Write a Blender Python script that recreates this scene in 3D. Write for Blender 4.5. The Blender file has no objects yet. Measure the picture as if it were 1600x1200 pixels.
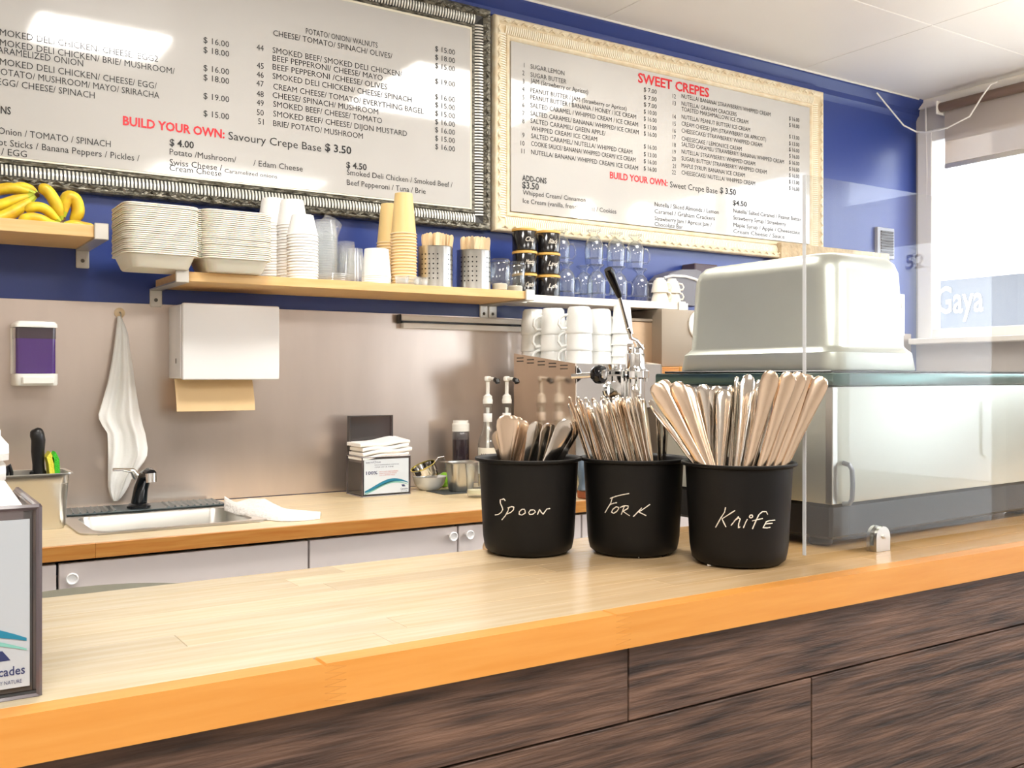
import bpy, bmesh, math, random
from mathutils import Vector, Matrix, Quaternion
random.seed(7)
C = bpy.context.scene.collection
SC = bpy.context.scene

# ---------------------------------------------------------------- camera, sky, light, exposure
F = 1530.0                      # focal length for a 1600 px wide frame
CAMZ = 1.30
FX, FY = 1530/math.hypot(1530, 2350), 2350/math.hypot(1530, 2350)
RX, RY = FY, -FX
cam_d = bpy.data.cameras.new('camera'); cam = bpy.data.objects.new('camera', cam_d); C.objects.link(cam)
cam_d.sensor_width = 36.0; cam_d.lens = F/1600*36.0; cam_d.shift_y = -10/1600
cam_d.clip_start = .02; cam_d.clip_end = 200
cam.matrix_world = Matrix(((RX, 0, -FX, 0), (RY, 0, -FY, 0), (0, 1, 0, CAMZ), (0, 0, 0, 1)))
SC.camera = cam
w = bpy.data.worlds.new('sky'); SC.world = w; w.use_nodes = True
bg = w.node_tree.nodes['Background']; bg.inputs[0].default_value = (.93, .96, 1, 1); bg.inputs[1].default_value = 4.8
SC.view_settings.view_transform = 'Standard'; SC.view_settings.look = 'None'
SC.view_settings.gamma = 1.0; SC.view_settings.use_curve_mapping = False
SC.view_settings.exposure = 1.1
SC.cycles.transparent_max_bounces = 40; SC.cycles.max_bounces = 10; SC.cycles.diffuse_bounces = 6
LAMP = 27.0                      # strength of the ceiling light diffusers

# ---------------------------------------------------------------- where a sight line meets a plane of the room
def ray(u, v): return (F*FX+(u-800)*RX, F*FY+(u-800)*RY, 590.0-v)
def onY(u, v, Y):
    x, y, z = ray(u, v); t = Y/y; return Vector((x*t, Y, CAMZ+z*t))
def onX(u, v, X):
    x, y, z = ray(u, v); t = X/x; return Vector((X, y*t, CAMZ+z*t))
def onZ(u, v, Z):
    x, y, z = ray(u, v); t = (Z-CAMZ)/z; return Vector((x*t, y*t, Z))
def stand(u, v, Z, r=0):        # centre of a round foot of radius r whose near edge shows at u, v
    p = onZ(u, v, Z); d = Vector((p.x, p.y, 0)).normalized(); return p+d*r
def xatY(u, Y): return onY(u, 590, Y).x

# ---------------------------------------------------------------- mesh builder
class MB:
    def __init__(s): s.bm = bmesh.new()
    def box(s, x0, x1, y0, y1, z0, z1, bev=0, seg=1, mi=0):
        g = bmesh.ops.create_cube(s.bm, size=1.0)['verts']
        for v in g: v.co = Vector(((x0+x1)/2+v.co.x*(x1-x0), (y0+y1)/2+v.co.y*(y1-y0), (z0+z1)/2+v.co.z*(z1-z0)))
        fs = {f for v in g for f in v.link_faces}
        for f in fs: f.material_index = mi
        if bev:
            es = list({e for v in g for e in v.link_edges})
            bmesh.ops.bevel(s.bm, geom=es, offset=bev, segments=seg, affect='EDGES', profile=.6)
        return s
    def ring(s, pts): return [s.bm.verts.new(p) for p in pts]
    def skin(s, rings, cap0=True, cap1=True, closed=True, mi=0):
        rs = [s.ring(r) for r in rings]; n = len(rs[0])
        for a, b in zip(rs, rs[1:]):
            for i in range(n if closed else n-1):
                j = (i+1) % n
                try: f = s.bm.faces.new((a[i], a[j], b[j], b[i])); f.material_index = mi
                except ValueError: pass
        if cap0: f = s.bm.faces.new(rs[0][::-1]); f.material_index = mi
        if cap1: f = s.bm.faces.new(rs[-1]); f.material_index = mi
        return s
    def lathe(s, prof, seg=24, c=(0, 0, 0), M=None, cap0=True, cap1=True):
        rings = []
        for r, z in prof:
            ps = [Vector((max(r, 1e-5)*math.cos(2*math.pi*i/seg), max(r, 1e-5)*math.sin(2*math.pi*i/seg), z)) for i in range(seg)]
            if M: ps = [M @ p for p in ps]
            rings.append([p+Vector(c) for p in ps])
        return s.skin(rings, cap0, cap1)
    def tube(s, pts, r, seg=8, flat=None, caps=True):
        pts = [Vector(p) for p in pts]; n = len(pts)
        rr_ = r if isinstance(r, (list, tuple)) else [r]*n
        tg = [(pts[min(i+1, n-1)]-pts[max(i-1, 0)]).normalized() for i in range(n)]
        up = Vector((0, 0, 1)) if abs(tg[0].z) < .9 else Vector((1, 0, 0))
        a = tg[0].cross(up).normalized(); rings = []
        for i in range(n):
            a = (a-tg[i]*a.dot(tg[i])).normalized(); b = tg[i].cross(a)
            rings.append([pts[i]+a*rr_[i]*math.cos(2*math.pi*k/seg)+b*rr_[i]*(flat or 1)*math.sin(2*math.pi*k/seg) for k in range(seg)])
        return s.skin(rings, caps, caps)
    def rr(s, rings, cap0=True, cap1=True, n=4, cx=0, cy=0):   # stack of rounded rectangles (w, d, corner r, z)
        out = []
        for w_, d_, r, z in rings:
            r = min(r, w_/2-1e-4, d_/2-1e-4); ps = []
            for sx, sy, a0 in ((1, 1, 0), (-1, 1, 90), (-1, -1, 180), (1, -1, 270)):
                for k in range(n+1):
                    a = math.radians(a0+90*k/n)
                    ps.append(Vector((cx+sx*(w_/2-r)+r*math.cos(a), cy+sy*(d_/2-r)+r*math.sin(a), z)))
            out.append(ps)
        return s.skin(out, cap0, cap1)
    def prism(s, poly, ext, mi=0):
        p = [Vector(q) for q in poly]; e = Vector(ext)
        return s.skin([p, [q+e for q in p]], mi=mi)
    def add(s, me, M):
        n0 = len(s.bm.verts); s.bm.from_mesh(me); s.bm.verts.ensure_lookup_table()
        for v in s.bm.verts[n0:]: v.co = M @ v.co
        return s
    def xf(s, M):
        for v in s.bm.verts: v.co = M @ v.co
        return s
    def mesh(s, name, mat, smooth=35):
        bmesh.ops.recalc_face_normals(s.bm, faces=s.bm.faces[:])
        me = bpy.data.meshes.new(name); s.bm.to_mesh(me); s.bm.free()
        for m in (mat if isinstance(mat, (list, tuple)) else [mat]): me.materials.append(m)
        if smooth:
            for p in me.polygons: p.use_smooth = True
            me.set_sharp_from_angle(angle=math.radians(smooth))
        return me

def thing(name, label, cat, loc=(0, 0, 0), group=None, rot=(0, 0, 0)):
    o = bpy.data.objects.new(name, None); C.objects.link(o); o.location = loc; o.rotation_euler = rot
    o.empty_display_size = .02; o['label'] = label; o['category'] = cat
    if group: o['group'] = group
    return o
def part(name, mb, mat, parent, label=None, stuff=False, loc=None, smooth=35):
    me = mb if isinstance(mb, bpy.types.Mesh) else mb.mesh(name, mat, smooth)
    o = bpy.data.objects.new(name, me); C.objects.link(o); o.parent = parent
    if loc: o.location = loc
    if label: o['label'] = label
    if stuff: o['kind'] = 'stuff'
    return o
def solo(name, mb, mat, label, cat, group=None, loc=(0, 0, 0), rot=(0, 0, 0), smooth=35):
    o = part(name, mb, mat, None, smooth=smooth); o.location = loc; o.rotation_euler = rot
    o['label'] = label; o['category'] = cat
    if group: o['group'] = group
    return o
def struct(name, mb, mat, parent=None, smooth=35):
    o = part(name, mb, mat, parent, smooth=smooth)
    if parent is None: o['kind'] = 'structure'
    return o
def clone(root, loc, rot=None, label=None, group=None, scale=None):
    r = root.copy(); C.objects.link(r); r.location = loc
    if rot is not None: r.rotation_euler = rot
    if scale: r.scale = (scale,)*3
    if label: r['label'] = label
    if group: r['group'] = group
    for ch in list(root.children):
        c = ch.copy(); C.objects.link(c); c.parent = r
        for g in list(ch.children):
            d = g.copy(); C.objects.link(d); d.parent = c
    return r
def away(p): return Matrix.Translation(-Vector(p))

# ---------------------------------------------------------------- materials
def lin(c): return tuple((x/12.92 if x <= .04045 else ((x+.055)/1.055)**2.4) for x in (v/255 for v in c))+(1,)
def mat(name, rgb, rough=.5, metal=0, bump=0, bscale=40, vary=0, vscale=5, stretch=(1, 1, 1), coat=0, objvary=0, dark=None, trans=0, sss=0, det=4):
    m = bpy.data.materials.new(name); m.use_nodes = True; nt = m.node_tree; N = nt.nodes; L = nt.links
    b = N['Principled BSDF']; col = lin(rgb)
    b.inputs['Base Color'].default_value = col; b.inputs['Roughness'].default_value = rough; b.inputs['Metallic'].default_value = metal
    b.inputs['Coat Weight'].default_value = coat; b.inputs['Coat Roughness'].default_value = .05
    b.inputs['Transmission Weight'].default_value = trans
    if sss: b.inputs['Subsurface Weight'].default_value = sss; b.inputs['Subsurface Scale'].default_value = .01
    tc = N.new('ShaderNodeTexCoord'); mp = N.new('ShaderNodeMapping'); mp.inputs['Scale'].default_value = stretch
    L.new(tc.outputs['Object'], mp.inputs[0]); src = None
    if vary:
        n = N.new('ShaderNodeTexNoise'); n.inputs['Scale'].default_value = vscale; n.inputs['Detail'].default_value = det; L.new(mp.outputs[0], n.inputs[0])
        r = N.new('ShaderNodeValToRGB'); r.color_ramp.elements[0].position = .3; r.color_ramp.elements[1].position = .7
        d = lin(dark) if dark else tuple(x*(1-vary) for x in col[:3])+(1,)
        r.color_ramp.elements[0].color = d; r.color_ramp.elements[1].color = col
        if objvary:
            oi0 = N.new('ShaderNodeObjectInfo'); ad = N.new('ShaderNodeVectorMath'); ad.operation = 'ADD'
            sc = N.new('ShaderNodeVectorMath'); sc.operation = 'SCALE'; sc.inputs[3].default_value = 37
            cb = N.new('ShaderNodeCombineXYZ')
            for k in range(3): L.new(oi0.outputs['Random'], cb.inputs[k])
            L.new(cb.outputs[0], sc.inputs[0]); L.new(sc.outputs[0], ad.inputs[0]); L.new(tc.outputs['Object'], ad.inputs[1]); L.new(ad.outputs[0], mp.inputs[0])
        L.new(n.outputs['Fac'], r.inputs[0]); src = r.outputs[0]; L.new(src, b.inputs['Base Color'])
    if objvary:
        oi = N.new('ShaderNodeObjectInfo'); mr = N.new('ShaderNodeMapRange'); mr.inputs[3].default_value = 1-objvary; mr.inputs[4].default_value = 1+objvary
        L.new(oi.outputs['Random'], mr.inputs[0]); hs = N.new('ShaderNodeHueSaturation'); L.new(mr.outputs[0], hs.inputs['Value'])
        if src: L.new(src, hs.inputs['Color'])
        else: hs.inputs['Color'].default_value = col
        L.new(hs.outputs[0], b.inputs['Base Color'])
    if bump:
        n = N.new('ShaderNodeTexNoise'); n.inputs['Scale'].default_value = bscale; n.inputs['Detail'].default_value = 3; L.new(mp.outputs[0], n.inputs[0])
        u = N.new('ShaderNodeBump'); u.inputs['Strength'].default_value = bump; u.inputs['Distance'].default_value = .01
        L.new(n.outputs['Fac'], u.inputs['Height']); L.new(u.outputs[0], b.inputs['Normal'])
    return m
def glass(name, tint=(255, 255, 255), ior=1.5, rough=.0, haze=0, boost=1.0, edge=None):
    m = bpy.data.materials.new(name); m.use_nodes = True; nt = m.node_tree; N = nt.nodes; L = nt.links
    N.remove(N['Principled BSDF']); out = N['Material Output']
    t = N.new('ShaderNodeBsdfTransparent'); t.inputs[0].default_value = lin(tint)
    g = N.new('ShaderNodeBsdfGlossy'); g.inputs['Roughness'].default_value = rough
    f = N.new('ShaderNodeFresnel'); f.inputs[0].default_value = ior
    if edge:      # thick curved walls look darker along their outlines
        lw = N.new('ShaderNodeLayerWeight'); lw.inputs[0].default_value = .35; cr_ = N.new('ShaderNodeValToRGB'); cr_.color_ramp.elements[0].color = lin(tint); cr_.color_ramp.elements[0].position = .45; cr_.color_ramp.elements[1].color = lin(edge); cr_.color_ramp.elements[1].position = .95
        L.new(lw.outputs['Facing'], cr_.inputs[0]); L.new(cr_.outputs[0], t.inputs[0])
    mu = N.new('ShaderNodeMath'); mu.operation = 'MULTIPLY'; mu.inputs[1].default_value = boost; mu.use_clamp = True
    ge = N.new('ShaderNodeNewGeometry'); fr_ = N.new('ShaderNodeMath'); fr_.operation = 'SUBTRACT'; fr_.inputs[0].default_value = 1.0; L.new(ge.outputs['Backfacing'], fr_.inputs[1])
    m3 = N.new('ShaderNodeMath'); m3.operation = 'MULTIPLY'; L.new(f.outputs[0], m3.inputs[0]); L.new(fr_.outputs[0], m3.inputs[1])
    L.new(m3.outputs[0], mu.inputs[0])
    mx = N.new('ShaderNodeMixShader'); L.new(mu.outputs[0], mx.inputs[0]); L.new(t.outputs[0], mx.inputs[1]); L.new(g.outputs[0], mx.inputs[2])
    last = mx.outputs[0]
    if haze:
        d = N.new('ShaderNodeBsdfDiffuse'); d.inputs[0].default_value = (.9, .9, .9, 1)
        tr = N.new('ShaderNodeBsdfTranslucent'); tr.inputs[0].default_value = (.9, .9, .9, 1)
        ad = N.new('ShaderNodeMixShader'); ad.inputs[0].default_value = .5; L.new(d.outputs[0], ad.inputs[1]); L.new(tr.outputs[0], ad.inputs[2])
        m2 = N.new('ShaderNodeMixShader'); m2.inputs[0].default_value = haze; L.new(last, m2.inputs[1]); L.new(ad.outputs[0], m2.inputs[2]); last = m2.outputs[0]
    L.new(last, out.inputs[0]); return m
def emit(name, rgb, s):
    m = bpy.data.materials.new(name); m.use_nodes = True; nt = m.node_tree; nt.nodes.remove(nt.nodes['Principled BSDF'])
    e = nt.nodes.new('ShaderNodeEmission'); e.inputs[0].default_value = lin(rgb); e.inputs[1].default_value = s
    nt.links.new(e.outputs[0], nt.nodes['Material Output'].inputs[0]); return m

BLUE = mat('blue_paint', (50, 70, 140), .3, bump=.05, bscale=25, vary=.12, vscale=1.5)
WHITEP = mat('white_paint', (236, 234, 230), .6)
CREAMW = mat('pale_wall', (242, 238, 232), .7, vary=.05, vscale=2)
CEIL = mat('ceiling_paint', (240, 238, 235), .45, bump=.05, bscale=4, vary=.05, vscale=1.2)
FLOORM = mat('floor_tile', (140, 128, 116), .4, vary=.2, vscale=6)
STEELW = mat('brushed_steel_sheet', (226, 212, 202), .28, .8, bump=.02, bscale=3, vary=.16, vscale=1.6, stretch=(3, 1, .6))
STEEL = mat('satin_steel', (214, 212, 206), .28, 1, vary=.12, vscale=6)
STEELG = mat('dull_steel', (214, 218, 208), .36, .8, vary=.1, vscale=4, bump=.03, bscale=14)
CHROME = mat('chrome', (235, 235, 235), .06, 1)
MIRROR = mat('mirror_steel', (222, 205, 188), .12, 1, bump=.02, bscale=5)
CUTL = mat('cutlery_steel', (226, 218, 208), .13, 1, objvary=.08)
CUTC = mat('warm_cutlery_steel', (230, 206, 182), .22, 1, objvary=.08)
ALU = mat('aluminium', (212, 208, 200), .35, .7)
BLACKM = mat('matt_black_enamel', (9, 8, 8), .5)
BLACKM.node_tree.nodes['Principled BSDF'].inputs['Specular IOR Level'].default_value = .3
BLACKP = mat('black_plastic', (20, 20, 22), .35)
BLACKG = mat('gloss_black', (14, 14, 18), .1)
CHALK = mat('chalk', (236, 228, 214), .9)
INK = mat('black_ink', (20, 20, 22), .5)
RED = mat('red_ink', (214, 26, 40), .5)
WOODT = mat('beech_worktop', (226, 208, 172), .3, vary=.1, vscale=7, stretch=(1, 14, 14), objvary=.05, dark=(212, 188, 146), det=6)
WOODE = mat('orange_worktop_edge', (220, 154, 76), .38, vary=.1, vscale=8, stretch=(1, 14, 14), objvary=.06, dark=(212, 142, 62), det=6)
WOODE2 = mat('brown_worktop_edge', (196, 140, 70), .4, vary=.1, vscale=8, stretch=(1, 14, 14), objvary=.04, dark=(180, 112, 46), det=6)
SHELFW = mat('birch_shelf', (236, 200, 142), .45, vary=.1, vscale=6, stretch=(1, 12, 12), dark=(226, 182, 118))
PLANK = mat('dark_oak_laminate', (118, 90, 74), .5, vary=.6, vscale=5, stretch=(1.6, 9, 22), dark=(36, 26, 24), objvary=.12, bump=.25, bscale=12, det=9)
PLANKJ = mat('joint_black', (12, 10, 10), .8)
WHITEL = mat('white_laminate', (222, 214, 212), .35)
WHITES = mat('white_shelf_board', (234, 228, 218), .4)
PLASTW = mat('white_plastic', (240, 240, 234), .3, coat=.3)
ENAMW = mat('white_enamel', (240, 240, 240), .22)
FOAM = mat('bagasse', (238, 232, 216), .65, sss=.1)
PAPERW = mat('white_paper_cup', (246, 246, 244), .5)
NAPK = mat('napkin_paper', (248, 247, 245), .9, bump=.3, bscale=60)
TOWEL = mat('terry_cloth', (246, 246, 243), .95, bump=.35, bscale=420)
KRAFT = mat('kraft_cup', (238, 204, 142), .5, vary=.05, vscale=5)
KRAFTR = mat('kraft_cup_rim', (246, 222, 184), .5)
BROWNP = mat('brown_paper', (222, 192, 146), .8)
STICK = mat('birch_stick', (232, 208, 168), .6, objvary=.12)
PORC = mat('porcelain', (240, 242, 240), .12, coat=.6)
PORC2 = mat('cream_porcelain', (240, 232, 216), .3)
CERB = mat('black_canister_glaze', (24, 22, 24), .14, coat=.5)
BAMB = mat('bamboo', (226, 178, 92), .45)
PRINT = mat('silver_menu_print', (196, 194, 190), .08, bump=.035, bscale=5, vary=.05, vscale=2, coat=1.0)
FRMD = mat('antique_silver', (150, 146, 132), .35, .7, vary=.75, vscale=45, stretch=(1, 1, 2.5), dark=(50, 48, 40), bump=.6, bscale=60)
FRMK = mat('frame_groove_black', (34, 32, 28), .5)
FRMS = mat('frame_rib_silver', (232, 230, 220), .3, .3)
FRMC = mat('cream_frame', (240, 230, 204), .45, vary=.12, vscale=30, bump=.15, bscale=60, dark=(226, 206, 170))
FRMC2 = mat('cream_frame_rib', (246, 240, 220), .4)
PURPLE = mat('purple_soap', (70, 28, 112), .12, coat=.8)
SMOKE = glass('smoked_plastic', (150, 138, 138), 1.5, .02, haze=.10)
CLEAR = glass('clear_glass', (250, 252, 252), 1.5, 0, boost=2.4, edge=(150, 160, 166), haze=.03)
CLEARP = glass('clear_plastic', (253, 254, 254), 1.5, .05, haze=.13)
def bar_wood():      # bar top: daylight sheen painted in, pale near the napkins, amber towards the screen
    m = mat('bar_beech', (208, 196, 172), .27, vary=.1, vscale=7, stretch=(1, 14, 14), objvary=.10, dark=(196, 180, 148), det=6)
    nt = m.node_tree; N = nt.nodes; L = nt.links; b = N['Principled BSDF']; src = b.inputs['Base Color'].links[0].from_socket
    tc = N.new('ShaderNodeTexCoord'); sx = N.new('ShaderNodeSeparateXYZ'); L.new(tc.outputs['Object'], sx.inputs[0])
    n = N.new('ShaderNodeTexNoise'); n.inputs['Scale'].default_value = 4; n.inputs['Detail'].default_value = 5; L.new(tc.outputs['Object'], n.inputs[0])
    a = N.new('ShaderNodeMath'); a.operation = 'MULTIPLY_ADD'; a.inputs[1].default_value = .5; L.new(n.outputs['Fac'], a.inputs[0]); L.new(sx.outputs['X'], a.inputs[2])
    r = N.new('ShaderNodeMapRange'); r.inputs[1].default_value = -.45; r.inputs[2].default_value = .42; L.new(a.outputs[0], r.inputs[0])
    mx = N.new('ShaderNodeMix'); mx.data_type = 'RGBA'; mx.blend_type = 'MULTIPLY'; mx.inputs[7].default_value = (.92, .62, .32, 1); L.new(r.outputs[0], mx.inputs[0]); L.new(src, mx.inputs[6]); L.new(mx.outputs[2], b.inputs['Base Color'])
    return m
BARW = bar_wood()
WINDG = glass('window_glass', (250, 252, 252), 1.45)
ACRY = glass('acrylic', (250, 251, 251), 1.5, 0, haze=.03, boost=.75)
ACRE = mat('polished_acrylic_edge', (240, 244, 246), .3, trans=.3)
BAN = mat('banana_skin', (242, 218, 48), .45, vary=.25, vscale=26, dark=(208, 164, 40), objvary=.06, bump=.05, bscale=30)
BANG = mat('banana_green_neck', (184, 196, 50), .5)
BANB = mat('banana_brown_stem', (96, 66, 36), .7)
GREEN = mat('green_scourer', (70, 200, 50), .9, bump=.5, bscale=300)
YELLOW = mat('yellow_sponge', (236, 228, 80), .9, bump=.4, bscale=200)
# ---------------------------------------------------------------- the room
YW, XR, ZC = 3.21, 4.67, 2.77
XL, YF = -2.2, -3.6
struct('floor', MB().box(XL, XR, YF, YW, -.05, 0), FLOORM)
struct('wall_back', MB().box(XL, XR+.15, YW, YW+.15, 0, ZC), BLUE)
struct('wall_left', MB().box(XL-.15, XL, YF, YW+.15, 0, ZC), CREAMW)
struct('wall_front', MB().box(XL-.15, XR+.15, YF-.15, YF, 0, ZC), CREAMW)
# window wall: parapet, head, piers around two shop windows
wm = MB(); SILL, HEAD = 1.505, 2.60
wm.box(XR, XR+.15, -1.05, YW, 0, SILL); wm.box(XR, XR+.15, YF, -2.16, 0, SILL); wm.box(XR, XR+.15, -1.12, -1.05, 0, SILL); wm.box(XR, XR+.15, YF, YW, HEAD, ZC)
wm.box(XR, XR+.15, 3.19, YW, SILL, HEAD); wm.box(XR, XR+.15, .62, .80, SILL, HEAD); wm.box(XR, XR+.15, YF, -2.16, SILL, HEAD); wm.box(XR, XR+.15, -1.12, -1.05, SILL, HEAD)
struct('wall_right', wm, mat('grey_wall', (196, 192, 190), .7, vary=.05, vscale=2))
def window(name, y0, y1, mull):
    fr = MB(); x0, x1 = XR-.02, XR+.06
    for a, b in ((y0, y0+.08), (y1-.085, y1)): fr.box(x0, x1, a, b, SILL, HEAD, .004)
    fr.box(x0, x1, y0+.08, y1-.085, SILL, SILL+.05, .004); fr.box(x0, x1, y0+.08, y1-.085, HEAD-.06, HEAD, .004)
    for m in mull: fr.box(x0, x1, m-.03, m+.03, SILL+.05, HEAD-.06, .004)
    w_ = struct(name, fr, WHITEP)
    ys = [y0+.08]+[q for m in mull for q in (m-.03, m+.03)]+[y1-.085]
    for a, b in zip(ys[::2], ys[1::2]): part('pane', MB().box(XR+.015, XR+.021, a, b, SILL+.05, HEAD-.06), WINDG, w_)
    return w_
win1 = window('window_1', .80, 3.19, [1.7])
win2 = window('window_2', -1.05, .62, [-.2])
# glazed street door with a transom light, mirrored in the acrylic screen
dm = MB(); a_, b_ = -2.16, -1.12
for q0, q1 in ((a_, a_+.07), (b_-.07, b_)): dm.box(XR-.01, XR+.06, q0, q1, 0, HEAD, .004)
dm.box(XR-.01, XR+.06, a_+.07, b_-.07, 2.02, 2.28, .004); dm.box(XR-.01, XR+.06, a_+.07, b_-.07, 2.52, HEAD, .004); dm.box(XR-.01, XR+.06, a_+.07, b_-.07, 0, .25, .004)
dor = struct('door_1', dm, WHITEP)
part('pane', MB().box(XR+.015, XR+.021, a_+.07, b_-.07, .25, 2.02), WINDG, dor); part('transom_pane', MB().box(XR+.015, XR+.021, a_+.07, b_-.07, 2.28, 2.52), WINDG, dor)
part('handle', MB().tube([(XR-.01, b_-.10, .9), (XR-.05, b_-.10, .92), (XR-.05, b_-.10, 1.18), (XR-.01, b_-.10, 1.2)], .009, 8), STEEL, dor)
part('sill', MB().box(XR-.10, XR, .75, 3.19, SILL-.03, SILL, .004), WHITEP, win1)
# house number film on the second window's pane, read from the street
ce = struct('ceiling', MB().box(XL-.15, XR+.15, YF-.15, YW+.15, ZC+.012, ZC+.1), CEIL)
pan = None
for i in range(6):
    for j in range(6):
        x0 = XL-.1+i*1.2; y0 = YF+.08+j*1.2-.01
        x1 = min(x0+1.198, XR); y1 = min(y0+1.198, YW)
        part('ceiling_panel', MB().box(x0, x1, y0, y1, ZC, ZC+.012, .002), CEIL, ce)
# blue crown moulding along the back wall and a thin pale bead on the ceiling
struct('trim_1', MB().prism([(XL, YW, ZC), (XL, YW-.055, ZC), (XL, YW-.055, ZC-.015), (XL, YW-.04, ZC-.03), (XL, YW-.02, ZC-.05), (XL, YW-.018, ZC-.075), (XL, YW-.008, ZC-.085), (XL, YW, ZC-.10)], (XR-XL, 0, 0)), BLUE)
struct('trim_2', MB().box(XR-.02, XR, YF, YW, ZC-.045, ZC, .004), CREAMW)
struct('trim_3', MB().box(XL, XR-.06, YW-.062, YW-.055, ZC-.008, ZC, .002), WHITEP)
# ceiling light fixtures (they light the shop and mirror in the menu glass)
def ceiling_light(x, y, label, sx=1.18, sy=1.18, k=.27):
    t = thing('ceiling_light', label, 'ceiling light', (x, y, ZC), 'flush ceiling lights')
    part('housing', MB().box(-sx/2-.02, sx/2+.02, -sy/2-.02, sy/2+.02, -.03, -.0005, .004), WHITEP, t)
    part('diffuser', MB().box(-sx/2, sx/2, -sy/2, sy/2, -.045, -.0305, .004), emit('light_diffuser', (255, 250, 243), LAMP*k), t)
    return t
ceiling_light(.80, 1.95, 'square flush ceiling light over the left menu end of the bar', .5, .30, 1.0)
ceiling_light(2.55, 2.0, 'square flush ceiling light over the middle of the bar', .95, .8, .24)
ceiling_light(-.3, -.6, 'square flush ceiling light over the guest side near the foreground')
ceiling_light(2.2, -1.0, 'square flush ceiling light over the guest side by the windows')
def pendant(x, y, z, label):
    t = thing('pendant_bulb', label, 'pendant lamp', (x, y, z), 'bare pendant bulbs')
    part('cord', MB().tube([(0, 0, .12), (0, 0, ZC-z)], .003, 6), RED, t)
    part('socket', MB().lathe([(.018, .05), (.022, .06), (.022, .115), (.008, .125)], 16), BLACKP, t)
    part('bulb', MB().lathe([(.0, -.06), (.025, -.052), (.042, -.03), (.047, 0), (.035, .03), (.018, .05)], 20), emit('bulb_glow', (255, 240, 215), 60), t)
    return t
pendant(3.65, 1.57, 2.32, 'bare bulb on a red cord mirrored in the cream framed menu, nearer the ADD-ONS list')
pendant(4.02, 1.67, 2.32, 'bare bulb on a red cord nearer the shop window')

# street beyond the window
st = solo('pavement', MB().box(XR+.15, 30, -25, 30, -.2, -.05), mat('asphalt', (150, 150, 150), .8, vary=.1), 'grey street outside the shop window', 'street'); st['kind'] = 'structure'
t = thing('shop_building', 'white shopfront across the street with pale grey sign band', 'building', (12, 7, -.05))
FAC = mat('white_facade', (236, 236, 240), .7); BAND = mat('grey_sign_band', (84, 86, 93), .7)
def fbox(name, m, y0, y1, z0, z1, x0=12, x1=12.3):
    return part(name, MB().box(x0, x1, y0, y1, z0, z1, .01).xf(away(t.location)), m, t)
fbox('wall', FAC, -12, 22, -.05, 7, 12.1, 14)
fbox('sign_band', BAND, 2.0, 9.4, 1.85, 2.60, 12.0, 12.1)
fbox('canopy', FAC, 1.0, 9.8, 2.95, 3.15, 11.5, 12.1)
for k in range(4): fbox('shop_window', mat('dark_shop_glass', (150, 156, 166), .1), .5+k*2.3, 2.4+k*2.3, .4, 1.7, 12.06, 12.12)
for k in range(5): fbox('window', mat('upper_glass', (170, 176, 186), .1), -4+k*3.2, -2.4+k*3.2, 4.2, 5.8, 12.06, 12.12)
yb = MB().box(11.7, 12.05, 7.93, 8.35, 4.2, 5.1, .02)
solo('yellow_sign', yb, mat('yellow_sign_face', (240, 176, 30), .5), 'yellow projecting sign on the building across the street', 'sign')

# ---------------------------------------------------------------- lettering
_TC = {}
def text_mesh(s, bold=0):
    k = (s, bold)
    if k not in _TC:
        cu = bpy.data.curves.new('t', 'FONT'); cu.body = s; cu.size = 1; cu.resolution_u = 2; cu.offset = bold; cu.fill_mode = 'FRONT'
        ob = bpy.data.objects.new('t', cu); C.objects.link(ob)
        dg = bpy.context.evaluated_depsgraph_get(); me = bpy.data.meshes.new_from_object(ob.evaluated_get(dg)); bpy.data.objects.remove(ob)
        xs = [v.co.x for v in me.vertices] or [0, 1]
        _TC[k] = (me, min(xs), max(xs))
    return _TC[k]
CAPH = .70
def put_text(mb, s, origin, xdir, zdir, width, caph, bold=0):
    me, x0, x1 = text_mesh(s, bold); sx = width/(x1-x0); sy = caph/CAPH
    X = Vector(xdir)*sx; Z = Vector(zdir)*sy; n = Vector(xdir).cross(Vector(zdir)); o = Vector(origin)-X*x0
    M = Matrix(((X.x, Z.x, n.x, o.x), (X.y, Z.y, n.y, o.y), (X.z, Z.z, n.z, o.z), (0, 0, 0, 1)))
    mb.add(me, M)
g = MB(); put_text(g, 'Gaya', (11.99, 7.93, 2.16), (0, -1, 0), (0, 0, 1), .66, .36, .01)
part('lettering', g.xf(away(t.location)), WHITEP, t, 'white serif style shop lettering', smooth=0)
g = MB(); put_text(g, '52', (4.683, -1.69, 1.887), (0, 1, 0), (0, 0, 1), .115, .075, .02)
part('house_number', g, mat('grey_film', (120, 120, 126), .6), dor, smooth=0)

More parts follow.
